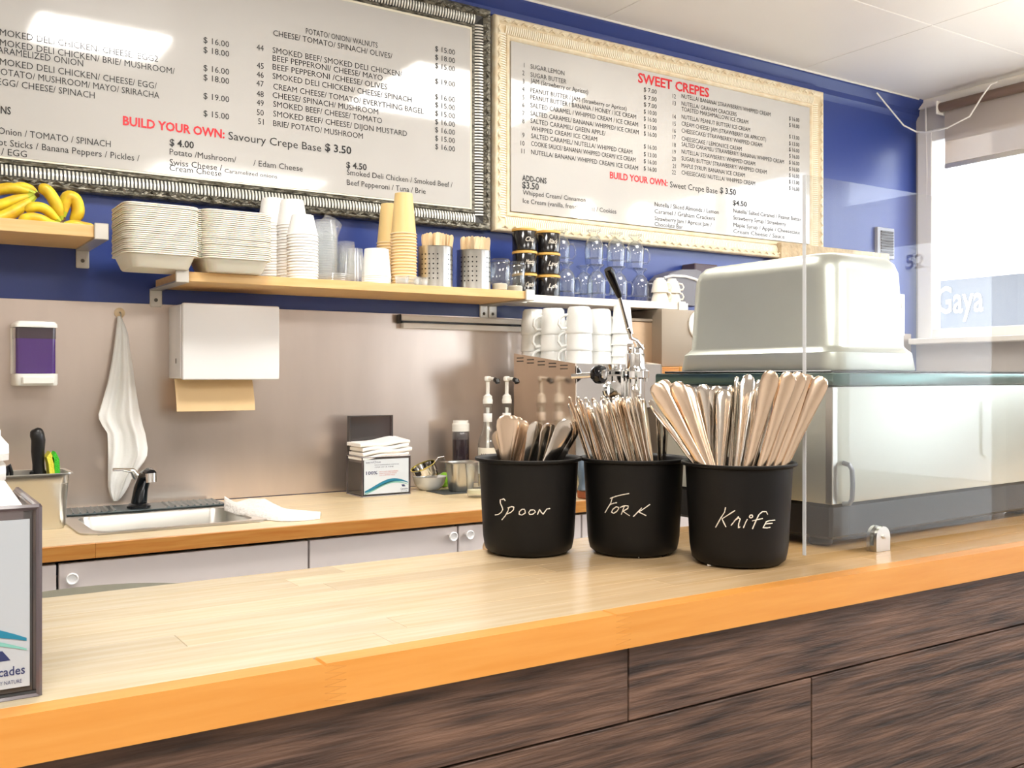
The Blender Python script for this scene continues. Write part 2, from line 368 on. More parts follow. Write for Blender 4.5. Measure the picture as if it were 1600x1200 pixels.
# ---------------------------------------------------------------- menu boards
YB = 3.184
def board(name, label, x0, x1, z0, z1, dark):
    t = thing(name, label, 'menu board', ((x0+x1)/2, YW, z0)); A = away(t.location); fw = .086
    part('backing', MB().box(x0+.004, x1-.004, YW-.0085, YW-.001, z0+.004, z1-.004).xf(A), FRMK, t)
    part('print', MB().box(x0+fw-.002, x1-fw+.002, YB, YW-.009, z0+fw-.002, z1-fw+.002).xf(A), PRINT, t, 'glossy silver white menu sheet')
    # four mitred mouldings: profile (distance from the outer edge, height towards the room)
    fs = .88
    prof = [(0, 0), (0, .030), (.004, .034), (.012, .036), (.026, .030), (.030, .024), (.034, .022), (.070, .012), (.074, .020), (.082, .022), (.088, .018), (.092, .012), (.0955, .008), (.0955, 0)]
    def rail(cs, m, nm, pr=prof, lift=0, base=YW-.008):
        for k in range(4):
            a, b = cs[k], cs[(k+1) % 4]; n_ = cs[(k+2) % 4]; rings = []
            mb = MB()
            def corner(c, d):   # point at depth d inward from corner c
                cx_, cz_ = (x0+x1)/2, (z0+z1)/2
                return (c[0]+(d if c[0] < cx_ else -d), c[1]+(d if c[1] < cz_ else -d))
            for c in (a, b): rings.append([Vector((corner(c, d*fs)[0], base-h-lift, corner(c, d*fs)[1])) for d, h in pr])
            mb.skin(rings); part(nm, mb.xf(A), m, t, smooth=50)
    cs = [(x0, z0), (x1, z0), (x1, z1), (x0, z1)]
    rail(cs, FRMD if dark else FRMC, 'frame_rail')
    ribm = FRMS if dark else FRMC2
    if dark:      # black cove under silver ribs
        rail(cs, FRMK, 'groove', [(.033, .0), (.033, .0235), (.070, .0145), (.070, .0)])
        pr2 = [(.088, 0), (.088, .021), (.094, .017), (.0965, .0145), (.0965, 0)]
        rail(cs, FRMC2, 'inner_lip', pr2)
    ribs = MB(); pit, wd = (.0112, .0055) if dark else (.0095, .0050)
    def rib(x, z, horiz):
        # a curved bar across the cove; local across-direction inward from the outer edge
        pts = [(.033, .0245), (.045, .0265), (.058, .0235), (.070, .0165)]
        rs = []
        for d, h in pts:
            d *= fs
            if horiz == 'b': q = [(x-wd/2, z0+d), (x+wd/2, z0+d)]
            elif horiz == 't': q = [(x-wd/2, z1-d), (x+wd/2, z1-d)]
            elif horiz == 'l': q = [(x0+d, z-wd/2), (x0+d, z+wd/2)]
            else: q = [(x1-d, z-wd/2), (x1-d, z+wd/2)]
            rs.append([Vector((q[0][0], YW-.008-h, q[0][1])), Vector((q[1][0], YW-.008-h, q[1][1])), Vector((q[1][0], YW-.008-h+.008, q[1][1])), Vector((q[0][0], YW-.008-h+.008, q[0][1]))])
        ribs.skin(rs)
    x = x0+.06
    while x < x1-.06: rib(x, 0, 'b'); rib(x, 0, 't'); x += pit
    z = z0+.06
    while z < z1-.06: rib(0, z, 'l'); rib(0, z, 'r'); z += pit
    part('ribbing', ribs.xf(A), ribm, t, 'silver ribs across a black cove' if dark else None, stuff=True, smooth=50)
    # bead ornament on the outer band
    orn = MB(); sp = .045
    n = int((x1-x0-.06)/sp)
    for k in range(n):
        for zz in (z0+.018, z1-.018):
            xx = x0+.03+k*sp; orn.tube([(xx, YW-.042, zz-.006), (xx+.012, YW-.046, zz+.004), (xx+.026, YW-.044, zz-.004), (xx+.04, YW-.042, zz+.006)], [.002, .0045, .004, .002], 5)
    n = int((z1-z0-.06)/sp)
    for k in range(n):
        for xx in (x0+.018, x1-.018):
            zz = z0+.03+k*sp; orn.tube([(xx-.006, YW-.042, zz), (xx+.004, YW-.046, zz+.012), (xx-.004, YW-.044, zz+.026), (xx+.006, YW-.042, zz+.04)], [.002, .0045, .004, .002], 5)
    part('scroll_relief', orn.xf(A), FRMD if dark else FRMC, t, stuff=True)
    return t
bl = board('menu_board', 'savoury crepe menu board in an antique silver ribbed frame', -.40, 1.968, 1.858, 2.70, True)
br = board('menu_board', 'sweet crepes menu board in a cream ribbed frame', 1.985, 3.875, 1.862, 2.69, False)
def lines(bt, rows, nm, m, h, bold=0, lab=None):
    mb = MB()
    for row in rows:
        s, u0, u1, ru, rv = row[:5]; hh = row[5] if len(row) > 5 else h
        Yt = YB-.0012; z = onY(ru, rv, Yt).z; xa, xb = xatY(u0, Yt), xatY(u1, Yt)
        wd_ = xb-xa
        if s.isdigit():
            me_, q0, q1 = text_mesh(s, bold); wd_ = (q1-q0)*hh/CAPH*.9; xa = xb-wd_
        put_text(mb, s, (xa, Yt, z), (1, 0, 0), (0, 0, 1), wd_, hh, bold)
    part(nm, mb.xf(away(bt.location)), m, bt, lab, stuff=True, smooth=0)
P = '$ %s.00'
L1 = [('SMOKED DELI CHICKEN/ CHEESE/ EGG2', -8, 247, 247, 97), ('SMOKED DELI CHICKEN/ BRIE/ MUSHROOM/', -8, 273, 273, 116), ('CARAMELIZED ONION', -14, 130, 130, 104),
      ('SMOKED DELI CHICKEN/ CHEESE/ EGG/', -8, 245, 245, 139), ('POTATO/ MUSHROOM/ MAYO/ SRIRACHA', -6, 249, 249, 154), ('EGG/ CHEESE/ SPINACH', -4, 148, 148, 154),
      ('Onion / TOMATO / SPINACH', -3, 173, 173, 230), ('Carrot Sticks / Banana Peppers / Pickles /', -34, 218, 218, 252), ('/ EGG', 2, 42, 42, 246),
      ('Potato /Mushroom/', 265, 369, 369, 254), ('/ Edam Cheese', 396, 473, 473, 268), ('Swiss Cheese /', 265, 347, 347, 267), ('Caramelized onions', 351, 433, 433, 279, .013), ('Cream Cheese', 265, 346, 346, 275.6),
      ('Smoked Deli Chicken / Smoked Beef /', 542, 707, 707, 293), ('Beef Pepperoni / Tuna / Brie', 542, 665, 665, 303),
      ('POTATO/ ONION/ WALNUTS', 478, 590, 590, 75), ('CHEESE/ TOMATO/ SPINACH/ OLIVES/', 427, 613, 613, 92), ('SMOKED BEEF/ SMOKED DELI CHICKEN/', 426, 628, 628, 120), ('BEEF PEPPERONI/ CHEESE/ MAYO', 426, 598, 598, 126),
      ('BEEF PEPPERONI /CHEESE/ OLIVES', 426, 605, 605, 140), ('SMOKED DELI CHICKEN/ CHEESE/ SPINACH', 426, 643, 643, 160), ('CREAM CHEESE/ TOMATO/ EVERYTHING BAGEL', 427, 662, 662, 178),
      ('CHEESE/ SPINACH/ MUSHROOM', 426, 591, 591, 179), ('SMOKED BEEF/ CHEESE/ TOMATO', 427, 597, 597, 193), ('SMOKED BEEF/ CHEESE/ DIJON MUSTARD', 427, 636, 636, 213), ('BRIE/ POTATO/ MUSHROOM', 427, 567, 567, 217)]
L1 += [(str(n), 400, 412, 412, v) for n, v in zip(range(44, 52), (80, 108, 122, 136, 152, 166, 181, 195))]
L1 += [(P % n, 318, 358, 358, v) for n, v in zip((16, 18, 16, 18, 19, 15), (74, 89, 117, 131.5, 160, 187))]
L1 += [(P % n, 680, 711, 711, v) for n, v in zip((15, 18, 15, 19, 16, 15, 15, 16, 16, 15, 16), (86, 99, 112, 136, 160, 172.5, 185.5, 198.5, 211, 224, 237))]
lines(bl, L1, 'lettering', INK, .0195)
lines(bl, [('Savoury Crepe Base', 357, 502, 502, 237)], 'heading', INK, .026)
lines(bl, [('$ 3.50', 508, 549, 549, 241, .026), ('$ 4.00', 265, 303, 303, 232), ('$ 4.50', 541, 573, 573, 266), ('ADD-ONS', -46, 17, 17, 179)], 'bold_lettering', INK, .0215, .02)
lines(bl, [('BUILD YOUR OWN:', 192, 351, 351, 216)], 'red_heading', RED, .027, .03, 'red lettering')
R1 = [('SUGAR LEMON', 829, 882, 882, 118), ('SUGAR BUTTER', 829, 885, 885, 131), ('JAM (Strawberry or Apricot)', 829, 919, 919, 147), ('PEANUT BUTTER / JAM (Strawberry or Apricot)', 829, 979, 979, 173),
      ('PEANUT BUTTER / BANANA / HONEY / ICE CREAM', 829, 994, 994, 186), ('SALTED CARAMEL / WHIPPED CREAM / ICE CREAM', 829, 997, 997, 198), ('SALTED CARAMEL/ BANANA/ WHIPPED/ ICE CREAM', 829, 998, 998, 210),
      ('SALTED CARAMEL/ GREEN APPLE/', 829, 946, 946, 212), ('WHIPPED CREAM/ ICE CREAM', 830, 933, 933, 221), ('SALTED CARAMEL/ NUTELLA/ WHIPPED CREAM', 830, 988, 988, 241),
      ('COOKIE SAUCE/ BANANA/ WHIPPED CREAM/ ICE CREAM', 830, 993, 993, 253), ('NUTELLA/ BANANA/ WHIPPED CREAM/ ICE CREAM', 830, 997, 997, 266),
      ('NUTELLA/ BANANA/ STRAWBERRY/ WHIPPED CREAM', 1065, 1204, 1204, 182), ('NUTELLA/ GRAHAM CRACKERS', 1065, 1151, 1151, 182), ('TOASTED MARSHMALLOW/ ICE CREAM', 1065, 1169, 1169, 194),
      ('NUTELLA/ PEANUT BUTTER/ ICE CREAM', 1065, 1172, 1172, 206), ('CREAM CHEESE/ JAM (STRAWBERRY OR APRICOT)', 1065, 1197, 1197, 221), ('CHEESECAKE/ STRAWBERRY/ WHIPPED CREAM', 1065, 1191, 1191, 230),
      ('CHEESECAKE / LEMON/ICE CREAM', 1065, 1159, 1159, 236), ('SALTED CARAMEL/ STRAWBERRY/ BANANA/ WHIPPED CREAM', 1065, 1225, 1225, 256), ('NUTELLA/ STRAWBERRY/ WHIPPED CREAM', 1065, 1180, 1180, 259),
      ('SUGAR/ BUTTER/ STRAWBERRY/ WHIPPED CREAM', 1065, 1198, 1198, 272), ('MAPLE SYRUP/ BANANA/ ICE CREAM', 1065, 1164, 1164, 277), ('CHEESECAKE/ NUTELLA/ WHIPPED CREAM', 1065, 1180, 1180, 290),
      ('Whipped Cream/ Cinnamon', 817, 915, 915, 316), ('Ice Cream (vanilla, french vanilla) / Cookies', 817, 963, 963, 334),
      ('Nutella / Sliced Almonds / Lemon', 1023, 1123, 1023, 322), ('Caramel / Graham Crackers', 1023, 1117, 1023, 333), ('Strawberry Jam / Apricot Jam /', 1023, 1112, 1023, 344), ('Chocolate Bar', 1023, 1067, 1023, 353),
      ('Nutella/ Salted Caramel / Peanut Butter', 1146, 1252, 1146, 332), ('Strawberry Syrup / Strawberry', 1146, 1228, 1146, 343), ('Maple Syrup / Apple / Cheesecake', 1146, 1250, 1146, 354), ('Cream Cheese / Sauce', 1146, 1226, 1146, 364)]
R1 += [(str(n), 815 if n < 10 else 813, 819.5, 820, v) for n, v in zip(range(1, 12), (105.5, 118, 131, 143, 156, 168, 181, 193, 215, 228, 240))]
R1 += [(str(n), 1049, 1056, 1056, v) for n, v in zip(range(12, 23), (154, 165, 186, 197, 208, 218, 230, 241, 252, 263, 273))]
R1 += [(P % n, 1006, 1026, 1026, v) for n, v in zip((7, 7, 7, 10, 16, 13, 16, 16, 13, 16, 16), (147, 159, 170, 181, 192, 204, 215, 235, 247, 258, 269))]
R1 += [(P % n, 1233, 1249, 1249, v) for n, v in zip((16, 16, 13, 13, 16, 16, 16, 16, 16, 13, 16), (191, 201, 219, 229.5, 239, 249, 259, 269, 279, 289, 299))]
lines(br, R1, 'lettering', INK, .0185)
lines(br, [('Sweet Crepe Base', 1047, 1121, 1121, 303)], 'heading', INK, .026)
lines(br, [('$ 3.50', 1125, 1150, 1150, 305, .026), ('ADD-ONS', 816, 854, 854, 287, .022), ('$3.50', 816, 842, 842, 297, .026), ('$4.50', 1145, 1167, 1145, 320)], 'bold_lettering', INK, .022, .02)
lines(br, [('SWEET CREPES', 997, 1108, 1108, 152, .040), ('BUILD YOUR OWN:', 953, 1043, 1043, 291, .027)], 'red_heading', RED, .03, .025, 'red lettering')

# ---------------------------------------------------------------- steel splash sheets behind the worktop
for x0, x1, lb in ((XL+.3, 2.30, 'brushed steel splash sheet behind the sink and napkins'), (2.303, 4.62, 'brushed steel splash sheet behind the espresso machine')):
    solo('steel_splashback', MB().box(x0, x1, YW-.004, YW-.0005, .902, 1.532, .0008), STEELW, lb, 'splashback')

# ---------------------------------------------------------------- cables at the window corner
solo('cable', MB().tube([onY(1370, 145, 3.15), onY(1392, 172, 3.14), onY(1412, 196, 3.13), onY(1432, 206, 3.12), onX(1450, 207, 4.52), onX(1480, 200, 4.5), onX(1515, 182, 4.5), onX(1535, 150, 4.5), onX(1548, 132, 4.5), onX(1558, 128, 4.5)], .004, 6), WHITEP,
     'white cable sagging across the corner from ceiling to blind', 'cable')
solo('cable', MB().tube([(4.655, 3.145, 2.76), (4.652, 3.135, 2.4), (4.656, 3.14, 2.0), (4.655, 3.135, 1.51)], .005, 6), WHITEP, 'white cable running straight down the window corner', 'cable')
# roller blind
t = thing('roller_blind', 'grey see-through roller blind pulled partly down at the window', 'blind', (4.60, 2.7, 2.69)); A = away(t.location)
part('tube', MB().tube([(4.60, 2.45, 2.69), (4.60, 3.02, 2.69)], .024, 16).xf(A), mat('brown_tube', (112, 92, 80), .4), t)
part('end_bracket', MB().box(4.575, 4.665, 3.022, 3.035, 2.655, 2.725, .004).xf(A), WHITEP, t)
bm_ = bpy.data.materials.new('blind_mesh'); bm_.use_nodes = True; nt = bm_.node_tree; b_ = nt.nodes['Principled BSDF']; b_.inputs['Base Color'].default_value = (.5, .45, .42, 1); b_.inputs['Roughness'].default_value = .9
tr_ = nt.nodes.new('ShaderNodeBsdfTransparent'); tr_.inputs[0].default_value = (.9, .85, .8, 1); mx_ = nt.nodes.new('ShaderNodeMixShader'); mx_.inputs[0].default_value = .72
nt.links.new(tr_.outputs[0], mx_.inputs[1]); nt.links.new(b_.outputs[0], mx_.inputs[2]); nt.links.new(mx_.outputs[0], nt.nodes['Material Output'].inputs[0])
part('screen_cloth', MB().box(4.620, 4.622, 2.46, 3.01, 2.40, 2.69).xf(A), bm_, t)
part('hem_bar', MB().box(4.614, 4.628, 2.46, 3.01, 2.375, 2.40, .003).xf(A), ALU, t)

# ---------------------------------------------------------------- front counter
Z1, ZB = 1.077, .90
CF, CB = .7186, 1.09
ct = thing('bar_counter', 'beech butcher block bar counter clad in dark oak laminate planks', 'counter', (1.0, .9, 0)); A = away(ct.location)
random.seed(3)
y = CF+.022; row = 0
while y < CB-.002:
    y1 = min(y+.0435, CB); x = -1.6+random.uniform(-.4, 0)
    while x < 3.4:
        x1 = x+random.choice((.32, .42, .55, .66))
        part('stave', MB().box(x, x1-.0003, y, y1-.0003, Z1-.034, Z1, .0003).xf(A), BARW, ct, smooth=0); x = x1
    y = y1
ju = [-2.0]+[onY(u, 900, CF).x for u in (524, 974)]+[2.2, 3.5]
def finger(x, z0, z1, n, w=.009):      # zigzag finger joint outline from z0 up to z1
    return [(x+(w if k % 2 else -w), z0+(z1-z0)*k/n) for k in range(n+1)]
for a, b in zip(ju, ju[1:]):
    L_ = finger(a, Z1-.034, Z1-.0015, 12) if a > -2 else [(a, Z1-.034), (a, Z1-.0015)]
    R_ = finger(b, Z1-.034, Z1-.0015, 12) if b < 3.5 else [(b, Z1-.034), (b, Z1-.0015)]
    poly = [(p[0]+.0005, CF, p[1]) for p in L_]+[(L_[-1][0]+.002, CF+.0015, Z1), (R_[-1][0]-.002, CF+.0015, Z1)]+[(p[0]-.0002, CF, p[1]) for p in R_[::-1]]
    part('edge_strip', MB().prism([(p[0], CF, p[2]) for p in poly], (0, .0217, 0)).xf(A), WOODE, ct, 'orange toned beech edging', smooth=0)
part('carcass', MB().box(-1.6, 3.3, CF+.05, CB-.03, .0, Z1-.036).xf(A), PLANKJ, ct)
rows_ = [(.966, 1.0405), (.776, .9645), (.586, .7745), (.396, .5845), (.206, .3945), (.03, .2045)]
jts = [[-1.6, -.586, .6136, 1.813, 3.3], [-1.6, -.32, .8786, 2.078, 3.3], [-1.6, .2, 1.4, 2.6, 3.3], [-1.6, -.5, .7, 1.9, 3.3], [-1.6, .1, 1.3, 2.5, 3.3], [-1.6, -.2, 1.0, 2.2, 3.3]]
for (z0, z1), js in zip(rows_, jts):
    for a, b in zip(js, js[1:]): part('plank', MB().box(a+.0008, b-.0008, CF+.0165, CF+.05, z0+.0004, z1-.0004, .0006).xf(A), PLANK, ct, smooth=0)

# ---------------------------------------------------------------- back worktop with its cabinets
BF = 2.53
wt = thing('back_worktop', 'beech worktop with amber front edge running under the steel splashback', 'worktop', (1.0, 2.8, ZB)); A = away(wt.location)
SX0, SX1, SY0, SY1 = .475, .895, 2.685, 2.99      # sink cut-out
random.seed(5)
y = BF+.012
while y < YW-.006:
    y1 = min(y+.055, YW-.005); x = XL+.35+random.uniform(-.3, 0)
    while x < 3.35:
        x1 = min(x+random.choice((.45, .6, .8)), 3.4)
        segs = [(x, x1)]
        if y1 > SY0 and y < SY1: segs = [(a, b) for a, b in ((x, min(x1, SX0)), (max(x, SX1), x1)) if b-a > .005]
        for a, b in segs: part('stave', MB().box(a, b-.0003, y, y1-.0003, ZB-.036, ZB, .0003).xf(A), WOODT, wt, smooth=0)
        x = x1
    y = y1
for a, b in ((XL+.35, -.3), (-.3, .447), (.447, 1.62), (1.62, 2.5), (2.5, 3.4)):
    part('edge_strip', MB().box(a, b-.0004, BF, BF+.0117, ZB-.036, ZB, .001).xf(A), WOODE2, wt, 'amber beech edging', smooth=0)
def cabinet(x0, x1, lb, knobs):
    t = thing('base_cabinet', lb, 'cabinet', ((x0+x1)/2, 2.85, 0), 'white base cabinets'); A = away(t.location)
    part('body', MB().box(x0+.001, x1-.001, BF+.04, YW-.02, .0, ZB-(.19 if knobs and x0 < .4 else .04)).xf(A), mat('cabinet_inside', (120, 112, 108), .7), t)
    d = part('door', MB().box(x0+.003, x1-.003, BF+.018, BF+.038, .10, ZB-.046, .0015).xf(A), WHITEL, t)
    for kx, kz in knobs:
        R_ = Matrix.Translation(Vector((kx, BF+.018, kz))-Vector(t.location)) @ Matrix.Rotation(math.pi/2, 4, 'X')
        part('knob', MB().lathe([(.006, 0), (.006, .012), (.009, .016), (.014, .022), (.0145, .026), (.012, .028), (.009, .024), (.0, .023)], 20, M=R_), ENAMW, d)
kz = onY(708, 838, BF).z
cabinet(-.25, .366, 'white cabinet left of the sink cabinet, mostly behind the napkin box', [])
cabinet(.366, .996, 'wide white cabinet door under the sink', [(onY(112, 904, BF).x, onY(112, 904, BF).z)])
cabinet(.996, 1.466, 'white cabinet door right of the sink cabinet, knob at its right side', [(onY(707, 838, BF).x, kz)])
cabinet(1.466, 1.93, 'white cabinet door whose knob stands just left of the spoon bucket', [(onY(733, 838, BF).x, kz)])
cabinet(1.93, 2.5, 'white cabinet door seen between the spoon and fork buckets', [])
cabinet(2.5, 3.1, 'white cabinet door hidden behind the fork bucket', [])
# round bin between the counters
t = thing('round_bin', 'round bin with a flat grey-green lid between the two counters', 'bin', (.287, 1.57, 0))
part('drum', MB().lathe([(.185, 0), (.19, .01), (.21, .90), (.212, .91)], 40), mat('bin_grey', (96, 96, 88), .5), t)
part('lid', MB().lathe([(.222, .905), (.228, .912), (.228, .935), (.222, .945), (.18, .949), (.0, .95)], 48, cap0=True), mat('bin_lid', (112, 112, 98), .45), t)
# ---------------------------------------------------------------- wall shelves on brackets
def shelf(lb, x0, x1, yf, z0, z1, m, bx, grp):
    t = thing('wall_shelf', lb, 'shelf', ((x0+x1)/2, YW, z0)); A = away(t.location)
    part('board', MB().box(x0, x1, yf, YW-.001, z0, z1, .0012).xf(A), m, t)
    for b in bx:
        mb = MB(); w_ = .019
        mb.box(b-w_, b+w_, yf-.004, YW-.002, z0-.005, z0-.0005)
        mb.box(b-w_, b+w_, yf-.009, yf-.0025, z0-.005, z1+.006, .002)
        mb.box(b-w_, b+w_, YW-.006, YW-.001, z0-.058, z0-.003, .003)
        p = part('bracket', mb.xf(A), ALU, t, 'silver grey metal bracket')
        M = A @ Matrix.Translation((b, YW-.006, z0-.035)) @ Matrix.Rotation(math.pi/2, 4, 'X')
        part('screw', MB().lathe([(.006, 0), (.0055, .002), (.003, .003), (.002, .0018)], 12, M=M), mat('screw_grey', (110, 104, 96), .4, .8) if 'screw_grey' not in bpy.data.materials else bpy.data.materials['screw_grey'], p)
    return t
shelf('birch wall shelf that carries the bananas', -.60, .530, 2.915, 1.690, 1.724, SHELFW, [.530, -.45], 's')
shelf('long birch wall shelf that carries the takeaway containers and cups', .745, 1.950, 2.895, 1.580, 1.608, SHELFW, [.745, 1.958], 's')
shelf('short white wall shelf that carries the canisters and glass mugs', 1.975, 2.830, 3.006, 1.580, 1.608, WHITES, [1.998, 2.79], 's')

# ---------------------------------------------------------------- bananas
def banana(pts, r, y0, lb, grp='bananas on the shelf', stem_at=1, dy=0):
    ps = [onY(u, v, y0+dy*i/(len(pts)-1)) for i, (u, v) in enumerate(pts)]
    # resample smoothly
    def cr(p0, p1, p2, p3, t): return .5*((2*p1)+(p2-p0)*t+(2*p0-5*p1+4*p2-p3)*t*t+(3*p1-p0-3*p2+p3)*t**3)
    q = []
    for i in range(len(ps)-1):
        a = ps[max(i-1, 0)]; b = ps[i]; c_ = ps[i+1]; d = ps[min(i+2, len(ps)-1)]
        q += [cr(a, b, c_, d, k/5) for k in range(5)]
    q.append(ps[-1]); n = len(q); base = q[0].copy()
    rad = []
    for i in range(n):
        s = i/(n-1)
        rad.append(r*(.30+.70*min(1, s/.16)**.6) if s < .16 else (r if s < .62 else r*(1-.72*((s-.62)/.38)**1.2)))
    k1 = int(n*.82)
    t = thing('banana', lb, 'banana', base, grp); A = away(base)
    part('skin', MB().tube(q[:k1+1], rad[:k1+1], 7).xf(A), BAN, t, smooth=60)
    part('neck', MB().tube(q[k1:], [x*1.0 for x in rad[k1:]], 7).xf(A), BANG, t, 'greenish neck')
    e = q[-1]; d = (q[-1]-q[-2]).normalized()
    part('stem', MB().tube([e-d*.002, e+d*.008], [rad[-1]*1.15, rad[-1]*1.35], 6).xf(A), BANB, t, 'brown stem')
    f = q[0]; d = (q[0]-q[1]).normalized()
    part('tip', MB().tube([f-d*.001, f+d*.003], [rad[0]*.7, rad[0]*.4], 6).xf(A), BANB, t)
    return t
banana([(-42, 310), (-15, 300), (12, 294), (36, 297), (56, 303)], .0165, 3.08, 'upper banana of the left hand, lying along the top of the bunch', dy=-.02)
banana([(-45, 325), (-18, 325), (8, 318), (34, 310), (55, 305)], .0165, 3.03, 'middle banana of the left hand, below the top one', dy=.0)
banana([(-40, 340), (-14, 343), (14, 335), (38, 320), (56, 307)], .018, 2.99, 'front banana of the left hand with brown spots near the shelf edge', dy=.03)
banana([(12, 296), (32, 291), (48, 295), (58, 301)], .013, 3.12, 'small banana peeking over the back of the left hand')
banana([(60, 292), (74, 298), (86, 315), (92, 332), (96, 345)], .0175, 3.0, 'banana of the right hand standing tallest in the middle')
banana([(112, 347), (122, 332), (118, 312), (106, 308), (100, 328), (99, 340)], .019, 3.05, 'fat banana bending round at the far end of the bunch')
banana([(40, 330), (54, 323), (70, 326), (84, 338), (95, 347)], .0145, 2.97, 'banana lying lowest but one, in front of the tall one')
banana([(30, 346), (44, 340), (60, 341), (78, 348), (95, 350)], .014, 2.95, 'lowest banana with a bruised brown patch at the shelf edge')
banana([(148, 357), (132, 354), (114, 350), (98, 350)], .013, 2.97, 'banana lying flat behind the shelf end with a small sticker')
banana([(-30, 352), (-8, 346), (14, 349), (34, 350), (48, 346)], .015, 3.06, 'banana at the back, bottom of the left hand')

# ---------------------------------------------------------------- stack of opened clamshell containers
YC0, YC1 = 2.835, 3.045
clx0, clx1 = .575, 1.000
def clam():
    t = thing('takeaway_container', 'cream bagasse clamshell, opened flat, in the stack at the shelf end', 'food container', (0, 0, 0), 'nested clamshell containers')
    hw = (clx1-clx0)/2; d = YC1-YC0
    for nm, cx in (('base_half', -hw/2-.0015), ('lid_half', hw/2+.0015)):
        w_ = hw-.006
        part(nm, MB().rr([(w_-.052, d-.052, .022, 0), (w_-.044, d-.044, .025, .004), (w_-.016, d-.016, .03, .038), (w_, d, .034, .038), (w_, d, .034, .0415), (w_-.018, d-.018, .03, .0415), (w_-.048, d-.048, .024, .006)], cx=cx), FOAM, t)
    part('hinge', MB().box(-.0045, .0045, -d*.36, d*.36, .0385, .041), FOAM, t)
    return t
c0 = clam(); c0.location = ((clx0+clx1)/2, (YC0+YC1)/2, 1.609)
NCL = 25; random.seed(2)
for k in range(1, NCL):
    clone(c0, (c0.location.x+random.uniform(-.0015, .0015), c0.location.y+random.uniform(-.002, .001), 1.609+k*.0057), (0, 0, random.uniform(-.006, .006)),
          'cream bagasse clamshell on the very top of the container stack' if k == NCL-1 else None)

# ---------------------------------------------------------------- cup stacks
ZS = 1.6085
def cup_mesh(rt, rb, h, m, seg=24, lip=.0016, name='cup'):     # upside down cup: mouth (rt) at z=0
    return MB().lathe([(rt-.0012, .001), (rt+lip*.4, 0), (rt+lip, .0014), (rt+lip*.4, .003), (rt, .003), (rb, h), (rb*.9, h+.0005), (rb*.88, h-.004), (0, h-.004)], seg, cap0=False).mesh(name, m)
def cup_stack(u, vf, rt, rb, h, n, pitch, m, lb, cat, grp, toplb=None, yback=None, z0=ZS, tilt_top=0, upright=False, at=None):
    p = Vector(at) if at else stand(u, vf, z0, rt)
    if yback: p = onY(u, vf, yback); p.z = z0
    me = cup_mesh(rt, rb, h, m)
    for k in range(n):
        o = bpy.data.objects.new('cup' if cat == 'cup' else cat.replace(' ', '_'), me); C.objects.link(o)
        o.location = (p.x+random.uniform(-.0006, .0006), p.y+random.uniform(-.0006, .0006), z0+k*pitch); o['label'] = toplb if (k == n-1 and toplb) else lb; o['category'] = cat; o['group'] = grp
        if k == n-1 and tilt_top: o.rotation_euler = (0, tilt_top, 0)
    return p
def atS(u, Y): return (xatY(u, Y), Y, ZS)
# white paper cups, three towers
cup_stack(0, 0, .050, .036, .085, 21, .0095, PAPERW, 'white paper cup in the tall tower beside the clamshells', 'cup', 'tall white cup tower by the clamshells', 'top white paper cup of the tower beside the clamshells', at=atS(427, 3.11))
cup_stack(0, 0, .050, .036, .085, 20, .0095, PAPERW, 'white paper cup in the middle tall tower', 'cup', 'middle white cup tower', 'top white paper cup of the middle tall tower', at=atS(457, 3.05))
cup_stack(0, 0, .049, .034, .066, 16, .0093, PAPERW, 'white paper cup in the shorter front tower', 'cup', 'front white cup tower', 'top white paper cup of the shorter front tower', at=atS(473, 2.965))
cup_stack(0, 0, .042, .033, .055, 21, .0082, CLEARP, 'clear plastic cup in the tower behind the white front cups', 'cup', 'clear cup tower', 'tilted clear plastic cup leaning off the top of its tower', tilt_top=.55, at=atS(508, 3.05))
for k in range(4):
    solo('flat_lid', MB().lathe([(.053, 0), (.055, .001), (.054, .004), (.048, .006), (.044, .0065), (0, .0065)], 28), CLEARP, 'clear flat cup lid in the low pile in front of the clear cups' if k < 3 else 'topmost clear flat lid of the low pile', 'cup lid', 'low pile of clear lids', (xatY(521, 2.95), 2.95, ZS+k*.0062))
cup_stack(0, 0, .036, .028, .09, 7, .010, CLEARP, 'small clear plastic cup in the back pile left of the paper bowls', 'cup', 'back pile of small clear cups', at=atS(541, 3.08))
cup_stack(0, 0, .030, .024, .085, 4, .010, CLEARP, 'small clear plastic cup in the front pile left of the paper bowls', 'cup', 'front pile of small clear cups', at=atS(555, 2.98))
cup_stack(0, 0, .048, .040, .092, 5, .0062, PAPERW, 'white paper bowl in the short pile before the kraft cups', 'paper bowl', 'short pile of white paper bowls', 'top white paper bowl of the short pile', at=atS(588, 2.97))
# kraft cups
KC = mat('kraft_cup_body', (236, 204, 140), .45)
def kraft(u, Y, n, rt, rb, h, lb, grp):
    p = Vector(atS(u, Y)); bod = MB().lathe([(rt-.0005, .003), (rb, h), (rb*.9, h), (rb*.88, h-.005), (0, h-.005)], 28, cap0=False).mesh('body', KC)
    rim = MB().lathe([(rt-.002, .0006), (rt, 0), (rt+.0025, .0012), (rt+.0026, .003), (rt, .0046), (rt-.002, .004)], 28, cap0=False, cap1=False).mesh('rim', KRAFTR)
    for k in range(n):
        t = thing('kraft_cup', lb if k < n-1 else 'topmost of these: '+lb, 'cup', (p.x+random.uniform(-.0008, .0008), p.y, ZS+k*.0103), grp)
        part('body', bod, KC, t); part('rim', rim, KRAFTR, t, 'paler rolled rim')
kraft(608, 3.08, 16, .042, .029, .138, 'yellow kraft paper cup in the rear tower', 'rear tower of kraft cups')
kraft(631, 2.985, 18, .043, .030, .140, 'yellow kraft paper cup in the taller front tower', 'front tower of kraft cups')
